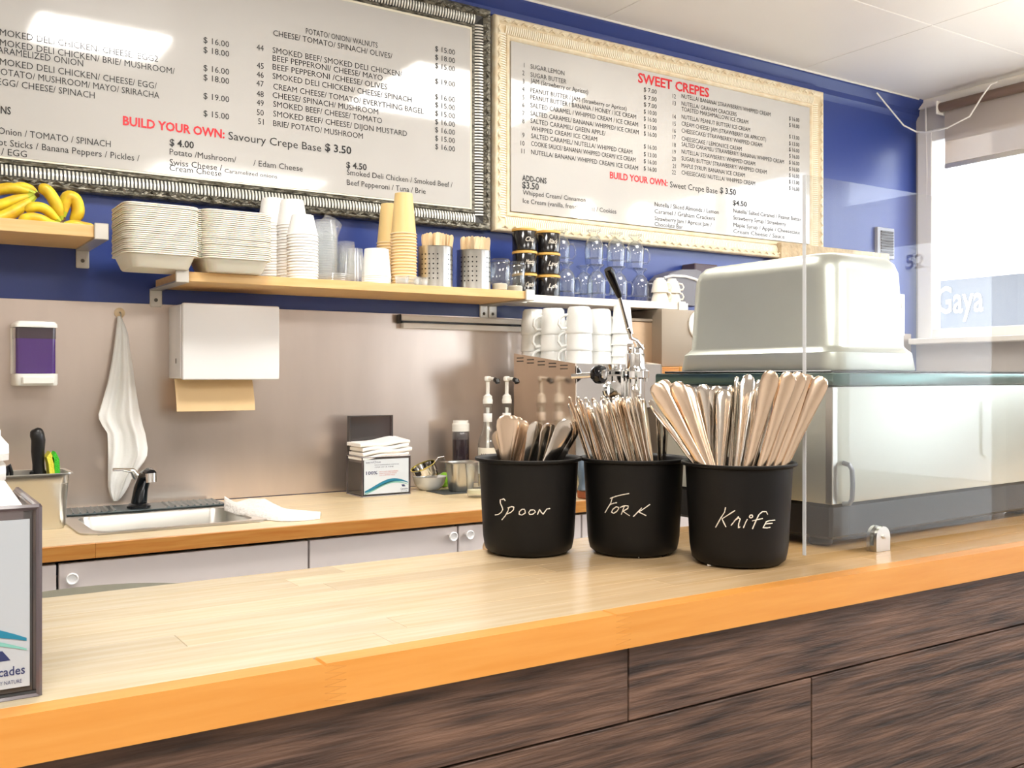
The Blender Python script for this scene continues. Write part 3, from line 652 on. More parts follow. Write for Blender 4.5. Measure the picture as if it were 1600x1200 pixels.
for k, (u, Y) in enumerate(((628, 2.925), (645, 2.93), (658, 2.935), (618, 3.0))):
    for j in range(3):
        solo('portion_cup', MB().lathe([(.021, 0), (.022, .001), (.023, .018), (.025, .019), (.0255, .021), (.022, .02), (.02, .003)], 20), CLEARP,
             'tiny clear portion cup in the %s little pile before the kraft cups' % ('first', 'second', 'third', 'rear')[k], 'portion cup', 'tiny clear portion cups, pile %s' % 'abcd'[k], (xatY(u, Y), Y, ZS+j*.004))
# perforated steel holders full of stir sticks
def holder(u, Y, r, h, lb, seed, nst, lbs, grp):
    p = Vector(atS(u, Y)); t = thing('utensil_holder', lb, 'holder', p, 'perforated steel holders')
    part('shell', MB().lathe([(r-.004, .0), (r, .002), (r, h-.003), (r+.001, h), (r-.0012, h), (r-.0012, .004), (0, .004)], 40), STEEL, t)
    hb = MB(); nc = 26
    for i in range(nc):
        if i % 7 in (5, 6): continue
        for j in range(6):
            a = 2*math.pi*i/nc; z = .030+j*.0165; c_ = Vector((math.cos(a)*(r+.0003), math.sin(a)*(r+.0003), z)); tn = Vector((-math.sin(a), math.cos(a), 0)); n_ = Vector((math.cos(a), math.sin(a), 0))
            pts = [c_+tn*.0028*math.cos(b*math.pi/4)+Vector((0, 0, .0028*math.sin(b*math.pi/4))) for b in range(8)]
            hb.skin([[q-n_*.001 for q in pts], pts])
    part('perforation', hb, BLACKP, t, 'dark round holes in vertical rows', stuff=True, smooth=0)
    rnd = random.Random(seed)
    me = MB().prism([(-.0075, 0, 0), (.0075, 0, 0), (.009, 0, .160), (.008, 0, .174), (.005, 0, .181), (0, 0, .1835), (-.005, 0, .181), (-.008, 0, .174), (-.009, 0, .160)], (0, .0016, 0)).mesh('stir_stick', STICK, 0)
    for k in range(nst):
        a = rnd.uniform(0, 2*math.pi); rr = r*.72*math.sqrt(rnd.random()); b = Vector((p.x+rr*.8*math.cos(a), p.y+rr*.8*math.sin(a), ZS+.006))
        o = bpy.data.objects.new('stir_stick', me); C.objects.link(o); o.location = b
        o.rotation_euler = (rnd.uniform(-.08, .08)+.10*math.sin(a)*-1*rr/r, .15*math.cos(a)*rr/r+rnd.uniform(-.03, .06), rnd.uniform(-.9, .9)-.5)
        o['label'] = lbs; o['category'] = 'stir stick'; o['group'] = grp
holder(680, 2.985, .060, .142, 'perforated steel holder nearer the kraft cups, full of stir sticks', 1, 46, 'pale wooden stir stick in the holder nearer the kraft cups', 'stir sticks, first holder')
holder(740, 2.985, .060, .140, 'perforated steel holder nearer the glass jars, full of stir sticks', 2, 54, 'pale wooden stir stick in the holder nearer the glass jars', 'stir sticks, second holder')
# glass jars
for u, Y, lb in ((781, 2.985, 'small lidded glass jar right beside the steel holder'), (805, 3.03, 'small lidded glass jar nearer the black canisters')):
    t = thing('glass_jar', lb, 'jar', atS(u, Y), 'lidded glass jars')
    part('body', MB().lathe([(0, .002), (.028, .002), (.030, .006), (.0305, .018), (.036, .026), (.037, .03), (.037, .075), (.034, .082), (.032, .082), (.035, .074), (.035, .031), (.028, .02), (.027, .008), (0, .006)], 28), CLEAR, t)
    part('lid', MB().lathe([(.034, .0825), (.0365, .083), (.037, .088), (.033, .093), (.01, .095), (0, .095)], 28), CLEAR, t); t.scale = (1, 1, 1.28)
    part('filling', MB().lathe([(0, .0065), (.026, .0065), (.027, .02), (.024, .024), (0, .026)], 20), mat('sugar_white', (226, 216, 200), .8), t, 'pale sugar')
# black canisters, two columns of three
names_ = [['Loose', 'Chai', 'Mint'], ['Black', 'Earl', 'Choc']]
names_ = [['Chai', 'Matcha', 'Catchy'], ['Black', 'Lavd', 'Lee']]
for ci, u in enumerate((819.5, 856)):
    Yc = 3.075; p0 = Vector((xatY(u, Yc), Yc, ZS))
    for k in range(3):
        lv = ('bottom', 'middle', 'top')[k]
        t = thing('canister', '%s black canister with bamboo lid in the column %s' % (lv, ('nearer the glass jars', 'nearer the glass mugs')[ci]), 'canister', p0+Vector((random.uniform(-.001, .001), 0, k*.0845)), 'black canisters with bamboo lids'); t.scale = (1.05,)*3
        part('body', MB().lathe([(.042, 0), (.0445, .003), (.0445, .066), (.043, .069), (.0, .069)], 36), CERB, t)
        part('lid', MB().lathe([(.0445, .0693), (.046, .0705), (.046, .077), (.0445, .0785), (0, .0785)], 36), BAMB, t, 'bamboo lid')
        g = MB(); wd = names_[ci][2-k]; put_text(g, wd, (-.018, 0, .03), (1, 0, 0), (0, 0, 1), .036, .017, 0)
        fa = math.atan2(-p0.y, -p0.x)-.35*0+.45
        for v in g.bm.verts:
            sh = v.co.x+(v.co.z-.03)*.35; a = fa+sh/.0445
            v.co = Vector((math.cos(a)*.0449, math.sin(a)*.0449, v.co.z))
        part('chalk_script', g, CHALK, t, 'white handwritten name', stuff=False, smooth=0)
# glass mugs upside down in two layers
MUGP = [(.0315, 0), (.0335, .0), (.0365, .02), (.0375, .045), (.035, .064), (.027, .078), (.016, .086), (.013, .092), (.02, .099), (.029, .103), (.030, .106), (.028, .107), (.012, .1035), (.0, .103), (.0, .088), (.013, .084), (.025, .074), (.033, .062), (.0352, .045), (.0345, .02)]
def glass_mug():
    t = thing('glass_mug', 'x', 'glass mug', (0, 0, 0), 'upturned footed glass mugs')
    part('bowl', MB().lathe([(r_, z_*1.3) for r_, z_ in MUGP], 28), CLEAR, t)
    part('handle', MB().tube([(.034, 0, .02), (.05, 0, .021), (.059, 0, .036), (.058, 0, .06), (.048, 0, .078), (.034, 0, .076)], .0042, 8), CLEAR, t)
    return t
g0 = glass_mug(); first = True
for u, Y, l, lb, rz in ((884, 3.07, 0, 'upturned glass mug beside the canisters in the bottom row', -.6), (912, 3.13, 0, 'upturned glass mug at the back of the bottom row', -.9), (932, 3.07, 0, 'upturned glass mug in the bottom row behind the lever handle', -.7), (966, 3.08, 0, 'upturned glass mug in the bottom row right of the lever handle', -.8), (1000, 3.09, 0, 'upturned glass mug at the end of the bottom row by the white cups', -.7),
                        (876, 3.15, 1, 'upturned glass mug behind the canisters in the top row', -.8), (928, 3.09, 1, 'first upturned glass mug of the top row, left of the three tall ones', -.7), (962, 3.10, 1, 'middle upturned glass mug of the three on top', -.7), (992, 3.10, 1, 'last upturned glass mug of the three on top, near the white cups', -.7)):
    z = ZS+(0 if l == 0 else .1405)
    if l == 1 and u == 876: z = ZS+.1405
    if first: g0.location = (xatY(u, Y), Y, z); g0.rotation_euler = (0, 0, rz); g0['label'] = lb; first = False
    else: clone(g0, (xatY(u, Y), Y, z), (0, 0, rz), lb)
# stacked espresso cups at the end of the white shelf
def esp(u, Y, k, lb):
    t = thing('espresso_cup', lb, 'cup', (xatY(u, Y), Y, ZS+k*.04), 'upturned espresso cups'); t.scale = (1.15, 1.15, 1.3)
    part('bowl', MB().lathe([(.030, 0), (.0315, .001), (.030, .012), (.022, .038), (.016, .042), (.015, .047), (0, .047)], 24, cap0=False), PORC2, t)
    part('handle', MB().tube([(.028, 0, .012), (.038, 0, .012), (.042, 0, .02), (.036, 0, .03), (.025, 0, .032)], .003, 6), PORC2, t); t.rotation_euler = (0, 0, -.8)
esp(1031, 3.045, 0, 'lower espresso cup of the pair beside the glass mugs'); esp(1031, 3.045, 1, 'upper espresso cup of the pair beside the glass mugs')
esp(1050, 3.045, 0, 'lower espresso cup at the shelf end'); esp(1050, 3.045, 1, 'upper espresso cup at the shelf end')

# ---------------------------------------------------------------- things on the steel wall
# soap dispenser
x0, x1, y0, y1 = .332, .445, 3.085, YW-.004
t = thing('soap_dispenser', 'white soap dispenser with a clear window of purple soap', 'soap dispenser', (.388, YW-.004, 1.28)); A = away(t.location)
part('back_plate', MB().box(x0, x1, YW-.03, YW-.0045, 1.277, 1.458, .004).xf(A), PLASTW, t)
part('cap', MB().rr([(x1-x0, y1-y0-.002, .012, 1.444), (x1-x0, y1-y0-.002, .012, 1.452), (x1-x0-.012, y1-y0-.012, .012, 1.461), (x1-x0-.03, y1-y0-.03, .012, 1.463)], cx=(x0+x1)/2, cy=(y0+y1)/2-.001).xf(A), PLASTW, t)
part('soap_window', MB().rr([(x1-x0-.008, y1-y0-.03, .012, 1.312), (x1-x0-.008, y1-y0-.03, .012, 1.443)], n=6, cx=(x0+x1)/2, cy=(y0+y1)/2-.005).xf(A), PURPLE, t, 'translucent window full of purple soap')
part('empty_top', MB().rr([(x1-x0-.0065, y1-y0-.0285, .012, 1.412), (x1-x0-.0065, y1-y0-.0285, .012, 1.4435)], n=6, cx=(x0+x1)/2, cy=(y0+y1)/2-.005).xf(A), mat('dark_empty_window', (66, 52, 62), .15, coat=.6), t, 'darker part of the window above the soap')
part('base', MB().rr([(x1-x0-.004, y1-y0-.006, .014, 1.277), (x1-x0, y1-y0-.002, .014, 1.281), (x1-x0, y1-y0-.002, .012, 1.311)], cx=(x0+x1)/2, cy=(y0+y1)/2-.001).xf(A), PLASTW, t)
part('push_bar', MB().box(x0+.018, x1-.012, y0-.009, y0+.002, 1.281, 1.303, .003).xf(A), PLASTW, t)
# hook with towel
h = onY(187, 489, YW-.006)
t = thing('wall_hook', 'round beige suction hook that holds the hanging towel', 'hook', (h.x, YW-.004, h.z))
part('disc', MB().lathe([(.016, 0), (.0155, .003), (.010, .006), (.0, .007)], 28, M=Matrix.Rotation(math.pi/2, 4, 'X')), mat('hook_beige', (232, 208, 168), .4), t)
part('hook', MB().tube([(0, -.006, .002), (0, -.018, -.002), (0, -.022, -.010), (0, -.016, -.014)], .0022, 8), STEEL, t)
rows_t = [(494, 184, 189), (505, 183, 194), (520, 181, 200), (545, 178, 203), (575, 173, 208), (600, 168, 211), (625, 161, 215), (647, 154, 219), (655, 155, 221), (665, 160, 223), (677, 168, 227), (700, 169, 231), (712, 169, 230), (722, 169, 225), (735, 169, 215), (748, 169, 206), (760, 169, 201), (770, 171, 195), (778, 174, 189), (783, 177, 184)]
mb = MB(); grid = []; NX = 34
for ri, (v, ul, ur) in enumerate(rows_t):
    rw = []
    for k in range(NX):
        s = k/(NX-1); wd = (ur-ul)/70
        dep = .018+.016*wd*math.sin(s*9.5+.6+ri*.03)+.006*math.sin(s*23+ri*.3)*wd+.012*math.sin(math.pi*s)
        if v > 700 and s > .75: dep += .012
        rw.append(onY(ul+(ur-ul)*s, v, YW-.006-dep))
    grid.append(rw)
bk = [[p+Vector((0, .004, 0)) for p in rw] for rw in grid]
mb.skin([g_+b_[::-1] for g_, b_ in zip(grid, bk)])
solo('hand_towel', mb.xf(away((h.x, YW-.02, h.z-.01))), TOWEL, 'white terry towel hanging in folds from the suction hook', 'towel', loc=(h.x, YW-.02, h.z-.01), smooth=80)
# paper towel dispenser
t = thing('paper_towel_dispenser', 'white enamelled paper towel dispenser on the splashback', 'towel dispenser', (.938, YW-.004, 1.297)); A = away(t.location)
part('cabinet', MB().box(.784, 1.092, 3.066, YW-.0045, 1.297, 1.526, .005, 2).xf(A), ENAMW, t)
part('front_cover', MB().box(.786, 1.092, 3.046, 3.0655, 1.293, 1.529, .007, 3).xf(A), ENAMW, t)
sl = onX(275, 564, .7838); part('key_slot', MB().box(.7825, .7845, sl.y-.003, sl.y+.003, sl.z-.008, sl.z+.008, .0008).xf(A), BLACKP, t)
pa, pb = onY(275, 600, 3.11).x, onY(397, 600, 3.11).x
mb = MB(); mb.skin([[Vector((pa, y_, z_)), Vector((pb, y_, z_)), Vector((pb+.0, y_+.0012, z_)), Vector((pa, y_+.0012, z_))] for y_, z_ in ((3.13, 1.296), (3.115, 1.26), (3.105, 1.225), (3.10, 1.195))])
part('paper_sheet', mb.xf(A), BROWNP, t, 'tan paper sheet hanging out below')
# label rail on the wall
xa, xb = onY(627, 497, 3.18).x, 2.16
t = thing('wall_rail', 'white metal order rail running along the top of the splashback', 'rail', ((xa+xb)/2, YW-.004, 1.49)); A = away(t.location)
zt = onY(627, 490, 3.18).z
part('channel', MB().box(xa, xb, 3.18, YW-.0045, zt-.024, zt-.004, .003).xf(A), WHITEP, t)
part('groove', MB().box(xa+.006, xb, 3.186, YW-.006, zt-.032, zt-.0245).xf(A), BLACKP, t)
part('lower_flange', MB().box(xa+.008, xb, 3.178, YW-.0045, zt-.052, zt-.0325, .002).xf(A), WHITEP, t)
part('end_cap', MB().box(xa-.007, xa-.0005, 3.176, YW-.0045, zt-.034, zt-.002, .002).xf(A), BLACKP, t, 'black end cap')
# wall bits near the window corner
p = onY(1383, 382, YW-.01)
t = thing('wall_vent', 'small dark grille in a grey frame on the blue wall by the window', 'vent', (p.x, YW, p.z))
part('frame', MB().box(-.075, .065, -.02, -.0008, -.075, .085, .003), mat('vent_grey', (150, 150, 160), .4), t)
for k in range(9): part('slat', MB().box(-.05, .05, -.026, -.0205, -.058+k*.0145, -.048+k*.0145, .001), mat('vent_dark', (60, 58, 62), .5) if k == 0 else bpy.data.materials['vent_dark'], t)
p = onY(1409, 492, YW-.01)
t = thing('switch_plate', 'white double switch plate on the blue wall near the window corner', 'switch', (p.x, YW, p.z))
part('plate', MB().box(-.03, .03, -.008, -.0008, -.11, .11, .003), PLASTW, t)
for dz in (-.05, .05): part('toggle', MB().box(-.008, .008, -.018, -.0085, dz-.015, dz+.015, .003), PLASTW, t)
# board leaning above the shelf end + dark box on wall
xa, xb = xatY(1217, 3.17), xatY(1386, 3.17)
t = thing('stone_slab', 'rough beige slab leaning on the wall below the cream menu frame', 'slab', ((xa+xb)/2, 3.17, 1.53)); A = away(t.location)
part('slab', MB().box(xa, xb, 3.155, 3.185, 1.534, 1.935, .004, 2).xf(A), mat('beige_stone', (206, 184, 150), .8, vary=.3, vscale=30, bump=.6, bscale=50), t)
solo('dark_box', MB().box(xatY(1086, 3.12), xatY(1122, 3.12), 3.12, 3.205, onY(1086, 427, 3.12).z, onY(1086, 411, 3.12).z, .004), mat('dark_box', (74, 60, 70), .5), 'small dark purple box on the wall above the grey machine', 'box')

# ---------------------------------------------------------------- sink with tap
t = thing('sink', 'inset steel sink with a ribbed drainer ledge', 'sink', (.69, 2.9, ZB)); A = away(t.location)
sx0, sx1, sy0, sy1 = .437, .935, 2.655, 3.185; cx, cy = (SX0+SX1)/2, (SY0+SY1)/2
mb = MB(); zt = ZB+.0015
def rring(x0, x1, y0, y1, r, z, n=5):
    out = []
    for sx, sy, a0 in ((1, 1, 0), (-1, 1, 90), (-1, -1, 180), (1, -1, 270)):
        for k in range(n+1):
            a = math.radians(a0+90*k/n); X_ = (x1 if sx > 0 else x0)-sx*r; Y_ = (y1 if sy > 0 else y0)-sy*r
            out.append(Vector((X_+r*math.cos(a), Y_+r*math.sin(a), z)))
    return out
mb.skin([rring(sx0, sx1, sy0, sy1, .05, ZB+.0005), rring(sx0, sx1, sy0, sy1, .05, ZB+.004), rring(sx0+.006, sx1-.006, sy0+.006, sy1-.006, .046, ZB+.006),
         rring(SX0, SX1, SY0, SY1, .045, ZB+.004), rring(SX0+.004, SX1-.004, SY0+.004, SY1-.004, .043, ZB-.006), rring(SX0+.012, SX1-.012, SY0+.012, SY1-.012, .045, ZB-.13), rring(SX0+.04, SX1-.04, SY0+.04, SY1-.04, .05, ZB-.148)], cap0=False)
part('basin', mb.xf(A), STEEL, t)
part('drain', MB().lathe([(.035, -.146), (.035, -.143), (.028, -.144), (0, -.146)], 24, c=(cx-.69, cy-2.9, 0)), CHROME, t)
rb = MB()
part('ledge', MB().box(sx0+.02, sx1-.02, 3.02, 3.175, ZB+.0055, ZB+.010, .002).xf(A), mat('ledge_grey', (88, 100, 104), .35, .6), t, 'darker ribbed ledge behind the basin')
k = sx0+.035
while k < sx1-.04:
    if not (.60 < k < .72): rb.prism([(k, 3.03, ZB+.0102), (k+.008, 3.03, ZB+.0102), (k+.004, 3.03, ZB+.014)], (.012, .13, 0))
    k += .019
part('drainer_ribs', rb.xf(A), mat('rib_grey', (120, 134, 138), .3, .7), t, stuff=True, smooth=0)
fp = stand(216, 800, ZB, .02)
fx, fy = .665, 3.075
t = thing('tap', 'chrome and black lever mixer tap at the sink', 'tap', (fx, fy, ZB+.0105))
part('base_plate', MB().lathe([(.034, 0), (.034, .006), (.028, .012), (.022, .014)], 28), mat('tap_dark', (50, 52, 56), .2, .6), t)
sp = [(0, 0, .012), (.004, -.012, .06), (.010, -.04, .098), (.014, -.075, .108), (.016, -.088, .104)]
part('spout', MB().tube(sp, [.023, .021, .019, .017, .016], 16, flat=1), mat('tap_black_chrome', (60, 62, 66), .1, .9), t)
part('aerator', MB().tube([(.016, -.088, .108), (.0165, -.092, .082)], [.0165, .0155], 18), CHROME, t)
part('lever', MB().tube([(-.006, .0, .092), (-.02, -.004, .112), (-.05, -.010, .117), (-.075, -.012, .118)], [.017, .011, .006, .0065], 12, flat=.8), CHROME, t)
# steel pan with knife and sponge
t = thing('steel_pan', 'deep steel food pan at the edge of the sink, holding a knife and sponge', 'pan', (.340, 2.885, ZB+.0005))
w_, d_ = .195, .15
part('pan', MB().rr([(w_-.028, d_-.028, .02, 0), (w_-.020, d_-.02, .022, .008), (w_-.008, d_-.008, .024, .118), (w_-.004, d_-.004, .024, .121), (w_-.003, d_-.003, .024, .144), (w_+.012, d_+.012, .02, .1465), (w_+.012, d_+.012, .02, .1435), (w_+.011, d_+.011, .02, .1485), (w_-.006, d_-.006, .024, .1475), (w_-.011, d_-.011, .022, .115), (w_-.03, d_-.03, .02, .004)]), STEEL, t)
kt = onY(57, 669, 2.87); kb = onY(59, 742, 2.87)
t = thing('kitchen_knife', 'kitchen knife standing in the steel pan, black moulded handle up', 'knife', (kb.x, 2.87, ZB+.03)); A = away(t.location)
hp = [onY(61, 748, 2.87), onY(60, 725, 2.87), onY(59, 705, 2.87), onY(60, 688, 2.87), onY(58, 679, 2.87), onY(57, 673, 2.87), onY(56.5, 670, 2.87), onY(56, 669, 2.87)]
part('handle', MB().tube(hp, [.0175, .0155, .0175, .0185, .0188, .0165, .0115, .005], 12, flat=.95).xf(A), BLACKP, t)
part('bolster', MB().box(kb.x-.02, kb.x+.02, 2.862, 2.878, kb.z-.012, kb.z+.012, .003).xf(A), BLACKP, t)
part('blade', MB().prism([(kb.x-.02, 2.869, kb.z-.01), (kb.x+.02, 2.869, kb.z-.01), (kb.x+.012, 2.869, ZB+.05), (kb.x-.005, 2.869, ZB+.03)], (0, .0018, 0)).xf(A), STEEL, t)
sa = onY(88, 706, 2.90)
t = thing('sponge', 'yellow and green scouring sponge standing in the steel pan', 'sponge', (sa.x, 2.9, ZB+.06)); A = away(t.location)
def sponge(u0, u1, m, nm):
    a = [onY(u0+dx, v, 2.845) for dx, v in ((-4, 715), (-1, 725), (1, 745), (0, 800))]; b = [onY(u1+dx, v, 2.845) for dx, v in ((-6, 706), (0, 718), (1, 745), (0, 800))]
    part(nm, MB().prism(a+b[::-1], (0, .055, 0)).xf(A), m, t)
sponge(77, 85, YELLOW, 'foam_layer'); sponge(85.2, 93, GREEN, 'scouring_layer')
hk = [onY(u, v, 2.86) for u, v in ((8, 745), (10, 732), (14, 727), (18, 738))]
solo('black_scraper', MB().tube(hk+[Vector((hk[-1].x, 2.87, ZB+.1))], [.008, .008, .006, .005, .004], 8).xf(away(hk[0])), BLACKP, 'black curved tool handle behind the napkins in the steel pan', 'tool', loc=hk[0])
# crumpled cloth beside the sink
mb = MB(); P_ = [(352, 792, 350, 797), (370, 789, 368, 803), (390, 790, 392, 807), (412, 791, 416, 812), (435, 795, 438, 814), (455, 799, 452, 814), (478, 803, 476, 813), (502, 805, 500, 810)]
rg = []
for i, (ub, vb, uf, vf) in enumerate(P_):
    hh = (.034, .03, .036, .034, .026, .02, .016, .012)[i]
    a = onZ(uf, vf, ZB+.002); b = onZ(ub, vb, ZB+.002); rw = []
    for k in range(13):
        s = k/12; q = a.lerp(b, s); q.z = ZB+.003+hh*(math.sin(math.pi*min(1, s*1.05))**.6)*(.85+.3*math.sin(5*s+i*1.7)); rw.append(q)
    rg.append(rw)
mb.skin([r_+[p+Vector((0, 0, -.002)) for p in r_[::-1]] for r_ in rg])
a = onZ(440, 812, ZB)
for k, (u, v, rr_) in enumerate(((437, 812, .009), (470, 811, .006))):
    q = onZ(u, v, ZB); mb.tube([q+Vector((0, 0, rr_+.002)), q+Vector((.02, .05, rr_+.004)), q+Vector((.03, .09, rr_+.004))], [rr_, rr_*1.2, rr_*.5], 8, flat=.8)
cl = solo('dish_cloth', mb.xf(away(a)), mat('cotton_cloth', (246, 244, 240), .9, bump=.5, bscale=90), 'crumpled white cloth lying on the corner of the sink', 'cloth', loc=a, smooth=80)

# ---------------------------------------------------------------- napkin dispensers
def napkin_box(px, py, pz, lb, seed, dense):
    t = thing('napkin_dispenser', lb, 'napkin dispenser', (px, py, pz), 'smoked plastic napkin dispensers')    # origin: front left bottom corner
    W, D, H, th = .178, .125, .132, .0035
    mb = MB(); mb.box(0, W, 0, D, 0, th, .001); mb.box(0, th, 0, D, th, H, .001); mb.box(W-th, W, 0, D, th, H, .001); mb.box(th, W-th, D-th, D, th, H, .001)
    mb.box(th, W-th, 0, th, th, H, .001)
    part('box', mb, SMOKE, t)
    ed = MB()
    for a, b in (((0, 0, H), (W, 0, H)), ((0, 0, 0), (W, 0, 0)), ((0, 0, 0), (0, 0, H)), ((W, 0, 0), (W, 0, H)), ((0, D, H), (0, 0, H)), ((W, D, H), (W, 0, H)), ((0, D, 0), (0, D, H)), ((0, 0, 0), (0, D, 0)), ((W, 0, 0), (W, D, 0))):
        ed.tube([a, b], .0022, 6)
    part('edge_rim', ed, mat('smoke_edge', (84, 74, 78), .2, coat=.5) if 'smoke_edge' not in bpy.data.materials else bpy.data.materials['smoke_edge'], t, 'darker plastic edge')
    lid = MB(); lid.box(.002, W-.012, D, D+.004, .1, .268, .001); lid.box(.002, .006, D-.02, D, H+.002, .268, .001); lid.box(W-.016, W-.012, D-.02, D, H+.002, .268, .001); lid.box(.006, W-.016, D-.02, D, .264, .268, .001)
    if seed == 1: part('lid', lid, SMOKE, t, 'open lid standing at the back')
    cd = part('card', MB().box(.006, W-.006, -.0016, -.0006, .008, H-.008), mat('card_pale' + str(seed), (206, 214, 222) if not dense else (176, 182, 188), .3), t, 'printed card', smooth=0)
    # wave bands and the printing
    def band(z_of, w_of, m, nm):
        mb = MB(); n = 22; rs = []
        for k in range(n+1):
            s = k/n; x = .008+(W-.016)*s; z = z_of(s); w = w_of(s); rs.append([Vector((x, -.0021, z-w)), Vector((x, -.0021, z+w)), Vector((x, -.0018, z+w)), Vector((x, -.0018, z-w))])
        part(nm, mb.skin(rs), m, cd, smooth=0)
    M1 = bpy.data.materials.get('wave_teal') or mat('wave_teal', (30, 120, 150), .4); M2 = bpy.data.materials.get('wave_pale') or mat('wave_pale', (120, 180, 170), .4)
    band(lambda s: .032+.020*math.sin((s-.25)*3.6)*(1 if s > 0 else 1), lambda s: .0065*math.sin(math.pi*min(1, s*.8+.15)), M1, 'blue_wave')
    band(lambda s: .025+.020*math.sin((s-.25)*3.6), lambda s: .0035*math.sin(math.pi*min(1, s*.8+.15)), M2, 'pale_wave')
    k1 = bpy.data.materials.get('print_navy') or mat('print_navy', (40, 50, 96), .5); g = MB()
    def tx(s, x, z, w, h, b=0): put_text(g, s, (x, -.0019, z), (1, 0, 0), (0, 0, 1), w, h, b)
    tx('servOne', .012, .112, .055, .007); tx('EASY DISPENSING NAPKINS', .045, .1035, .09, .0035); tx('ONE AT A TIME', .045, .096, .07, .0035); tx('100%', .013, .074, .042, .011, .02)
    tx('Cascades', W-.037, .017, .028, .0062, .012); tx('GREEN BY NATURE', W-.036, .011, .025, .0026)
    # leaning block mark above the name
    g.prism([(W-.030, -.0019, .0275), (W-.018, -.0019, .0275), (W-.023, -.0019, .0345), (W-.034, -.0019, .0345)], (0, .0002, 0))
    part('print', g, k1, cd, 'navy printing', stuff=True, smooth=0)
    g = MB()
    for j, s in enumerate(('RECYCLED FIBRE NAPKINS', 'MADE WITHOUT WASTE', 'FOR A BETTER TABLE')): put_text(g, s, (.062, -.0019, .080-j*.006), (1, 0, 0), (0, 0, 1), .07-.006*j, .0035)
    part('small_print', g, bpy.data.materials.get('print_red') or mat('print_red', (190, 80, 80), .5), cd, 'reddish small print', stuff=True, smooth=0)
    rnd = random.Random(seed)
    # folded napkins: packed in the box and bulging above it
    n = 15
    for k in range(n):
        z = .006+k*.0118; over = k > 9
        w_ = W-.014 if not over else W-.002+rnd.uniform(-.006, .012); x0_ = .006 if not over else .0+rnd.uniform(-.006, .004); y0_ = .008 if not over else .002+rnd.uniform(-.006, .004)
        mb = MB(); nx = 8; rs = []
        for j in range(nx+1):
            s = j/nx; x = x0_+w_*s; zz = z+(.006*math.sin(s*3.1+.4*k)+.004*math.sin(s*7+k)-.004 if over else 0)
            rs.append([Vector((x, y0_, zz)), Vector((x, y0_-.002, zz+.005)), Vector((x, y0_, zz+.0108)), Vector((x, D-.012, zz+.0108+(.008*s if over else 0))), Vector((x, D-.012, zz))])
        if seed == 2 and over:
            for r_ in rs:
                for q_ in r_: q_.x = q_.x*.9-.002; q_.y += .018
        o = solo('napkin', mb.skin(rs), NAPK, lb_n[seed] if k < n-1 else lb_t[seed], 'napkin', 'napkins, '+('worktop box' if seed == 1 else 'bar box'), (px, py, pz), smooth=30)
    return t
lb_n = {1: 'folded white napkin in the smoked dispenser on the back worktop', 2: 'folded white napkin in the smoked dispenser on the bar'}
lb_t = {1: 'topmost folded napkin bulging from the dispenser on the back worktop', 2: 'topmost folded napkin bulging from the dispenser on the bar'}
q = onZ(566, 777, ZB+.0005)
napkin_box(q.x, q.y, ZB+.0005, 'smoked plastic napkin dispenser with open lid on the back worktop', 1, False)
q = onZ(46, 1088, Z1+.0005)
nb = napkin_box(q.x-.178+.006, q.y, Z1+.0005, 'smoked plastic napkin dispenser in the near corner of the bar', 2, True)

# ---------------------------------------------------------------- small things right of the napkins on the back worktop
q = stand(671, 767, ZB, .035)
t = thing('white_bowl', 'small white bowl with a tilted steel cup in it', 'bowl', (q.x, q.y, ZB+.0005))
part('bowl', MB().lathe([(.032, 0), (.036, .002), (.052, .018), (.061, .046), (.0625, .048), (.059, .0475), (.05, .02), (.034, .006), (0, .005)], 36), PORC, t)
M = Matrix.Translation((q.x-.006, q.y, ZB+.040)) @ Matrix.Rotation(-.42, 4, 'Y')
t = thing('steel_cup', 'polished steel cup lying tilted in the white bowl', 'cup', (q.x, q.y, ZB+.04)); A = away(t.location)
part('cup', MB().lathe([(.040, 0), (.042, .003), (.043, .022), (.045, .024), (.045, .047), (.0465, .049), (.043, .048), (.041, .025), (.039, .005), (0, .004)], 32, M=M).xf(A), CHROME, t)
part('brass_ring', MB().lathe([(.0445, .0485), (.047, .049), (.047, .052), (.0445, .0525)], 32, M=M, cap0=False, cap1=False).xf(A), mat('brass', (220, 206, 110), .25, .9), t, 'yellowish top ring')
hl = [M @ Vector(p_) for p_ in ((.043, 0, .035), (.065, -.005, .05), (.085, -.008, .045), (.083, -.006, .018), (.078, -.004, .0))]
part('handle', MB().tube(hl, .003, 8).xf(A), CHROME, t)
q = stand(722, 770, ZB, .03)
pt = (q.x+.0, q.y+.01)
t = thing('small_steel_pan', 'small steel food pan between the white bowl and the glass tumbler', 'pan', (pt[0], pt[1], ZB+.003))
w_, d_ = .10, .085
part('pan', MB().rr([(w_-.03, d_-.03, .018, 0), (w_-.02, d_-.02, .02, .008), (w_-.008, d_-.008, .022, .085), (w_-.006, d_-.006, .022, .098), (w_+.022, d_+.02, .012, .100), (w_+.022, d_+.02, .012, .102), (w_-.008, d_-.008, .022, .102), (w_-.024, d_-.024, .02, .01)]), STEEL, t)
solo('rubber_mat', MB().box(-.10, .13, -.06, .07, 0, .002, .0008), mat('mat_dark', (62, 66, 66), .7), 'dark rubber mat under the small steel pan', 'mat', loc=(pt[0], pt[1], ZB+.0004))
q = stand(745, 779, ZB, .03)
t = thing('glass_tumbler', 'clear tumbler partly behind the spoon bucket', 'glass', (q.x, q.y, ZB+.0035))
part('glass', MB().lathe([(0, 0), (.030, 0), (.032, .004), (.040, .108), (.038, .108), (.0305, .012), (0, .010)], 30), CLEAR, t)
part('sugar', MB().lathe([(0, .0105), (.030, .0105), (.031, .022), (0, .024)], 24), mat('cream_sugar', (230, 222, 190), .8), t, 'pale sugar at the bottom')
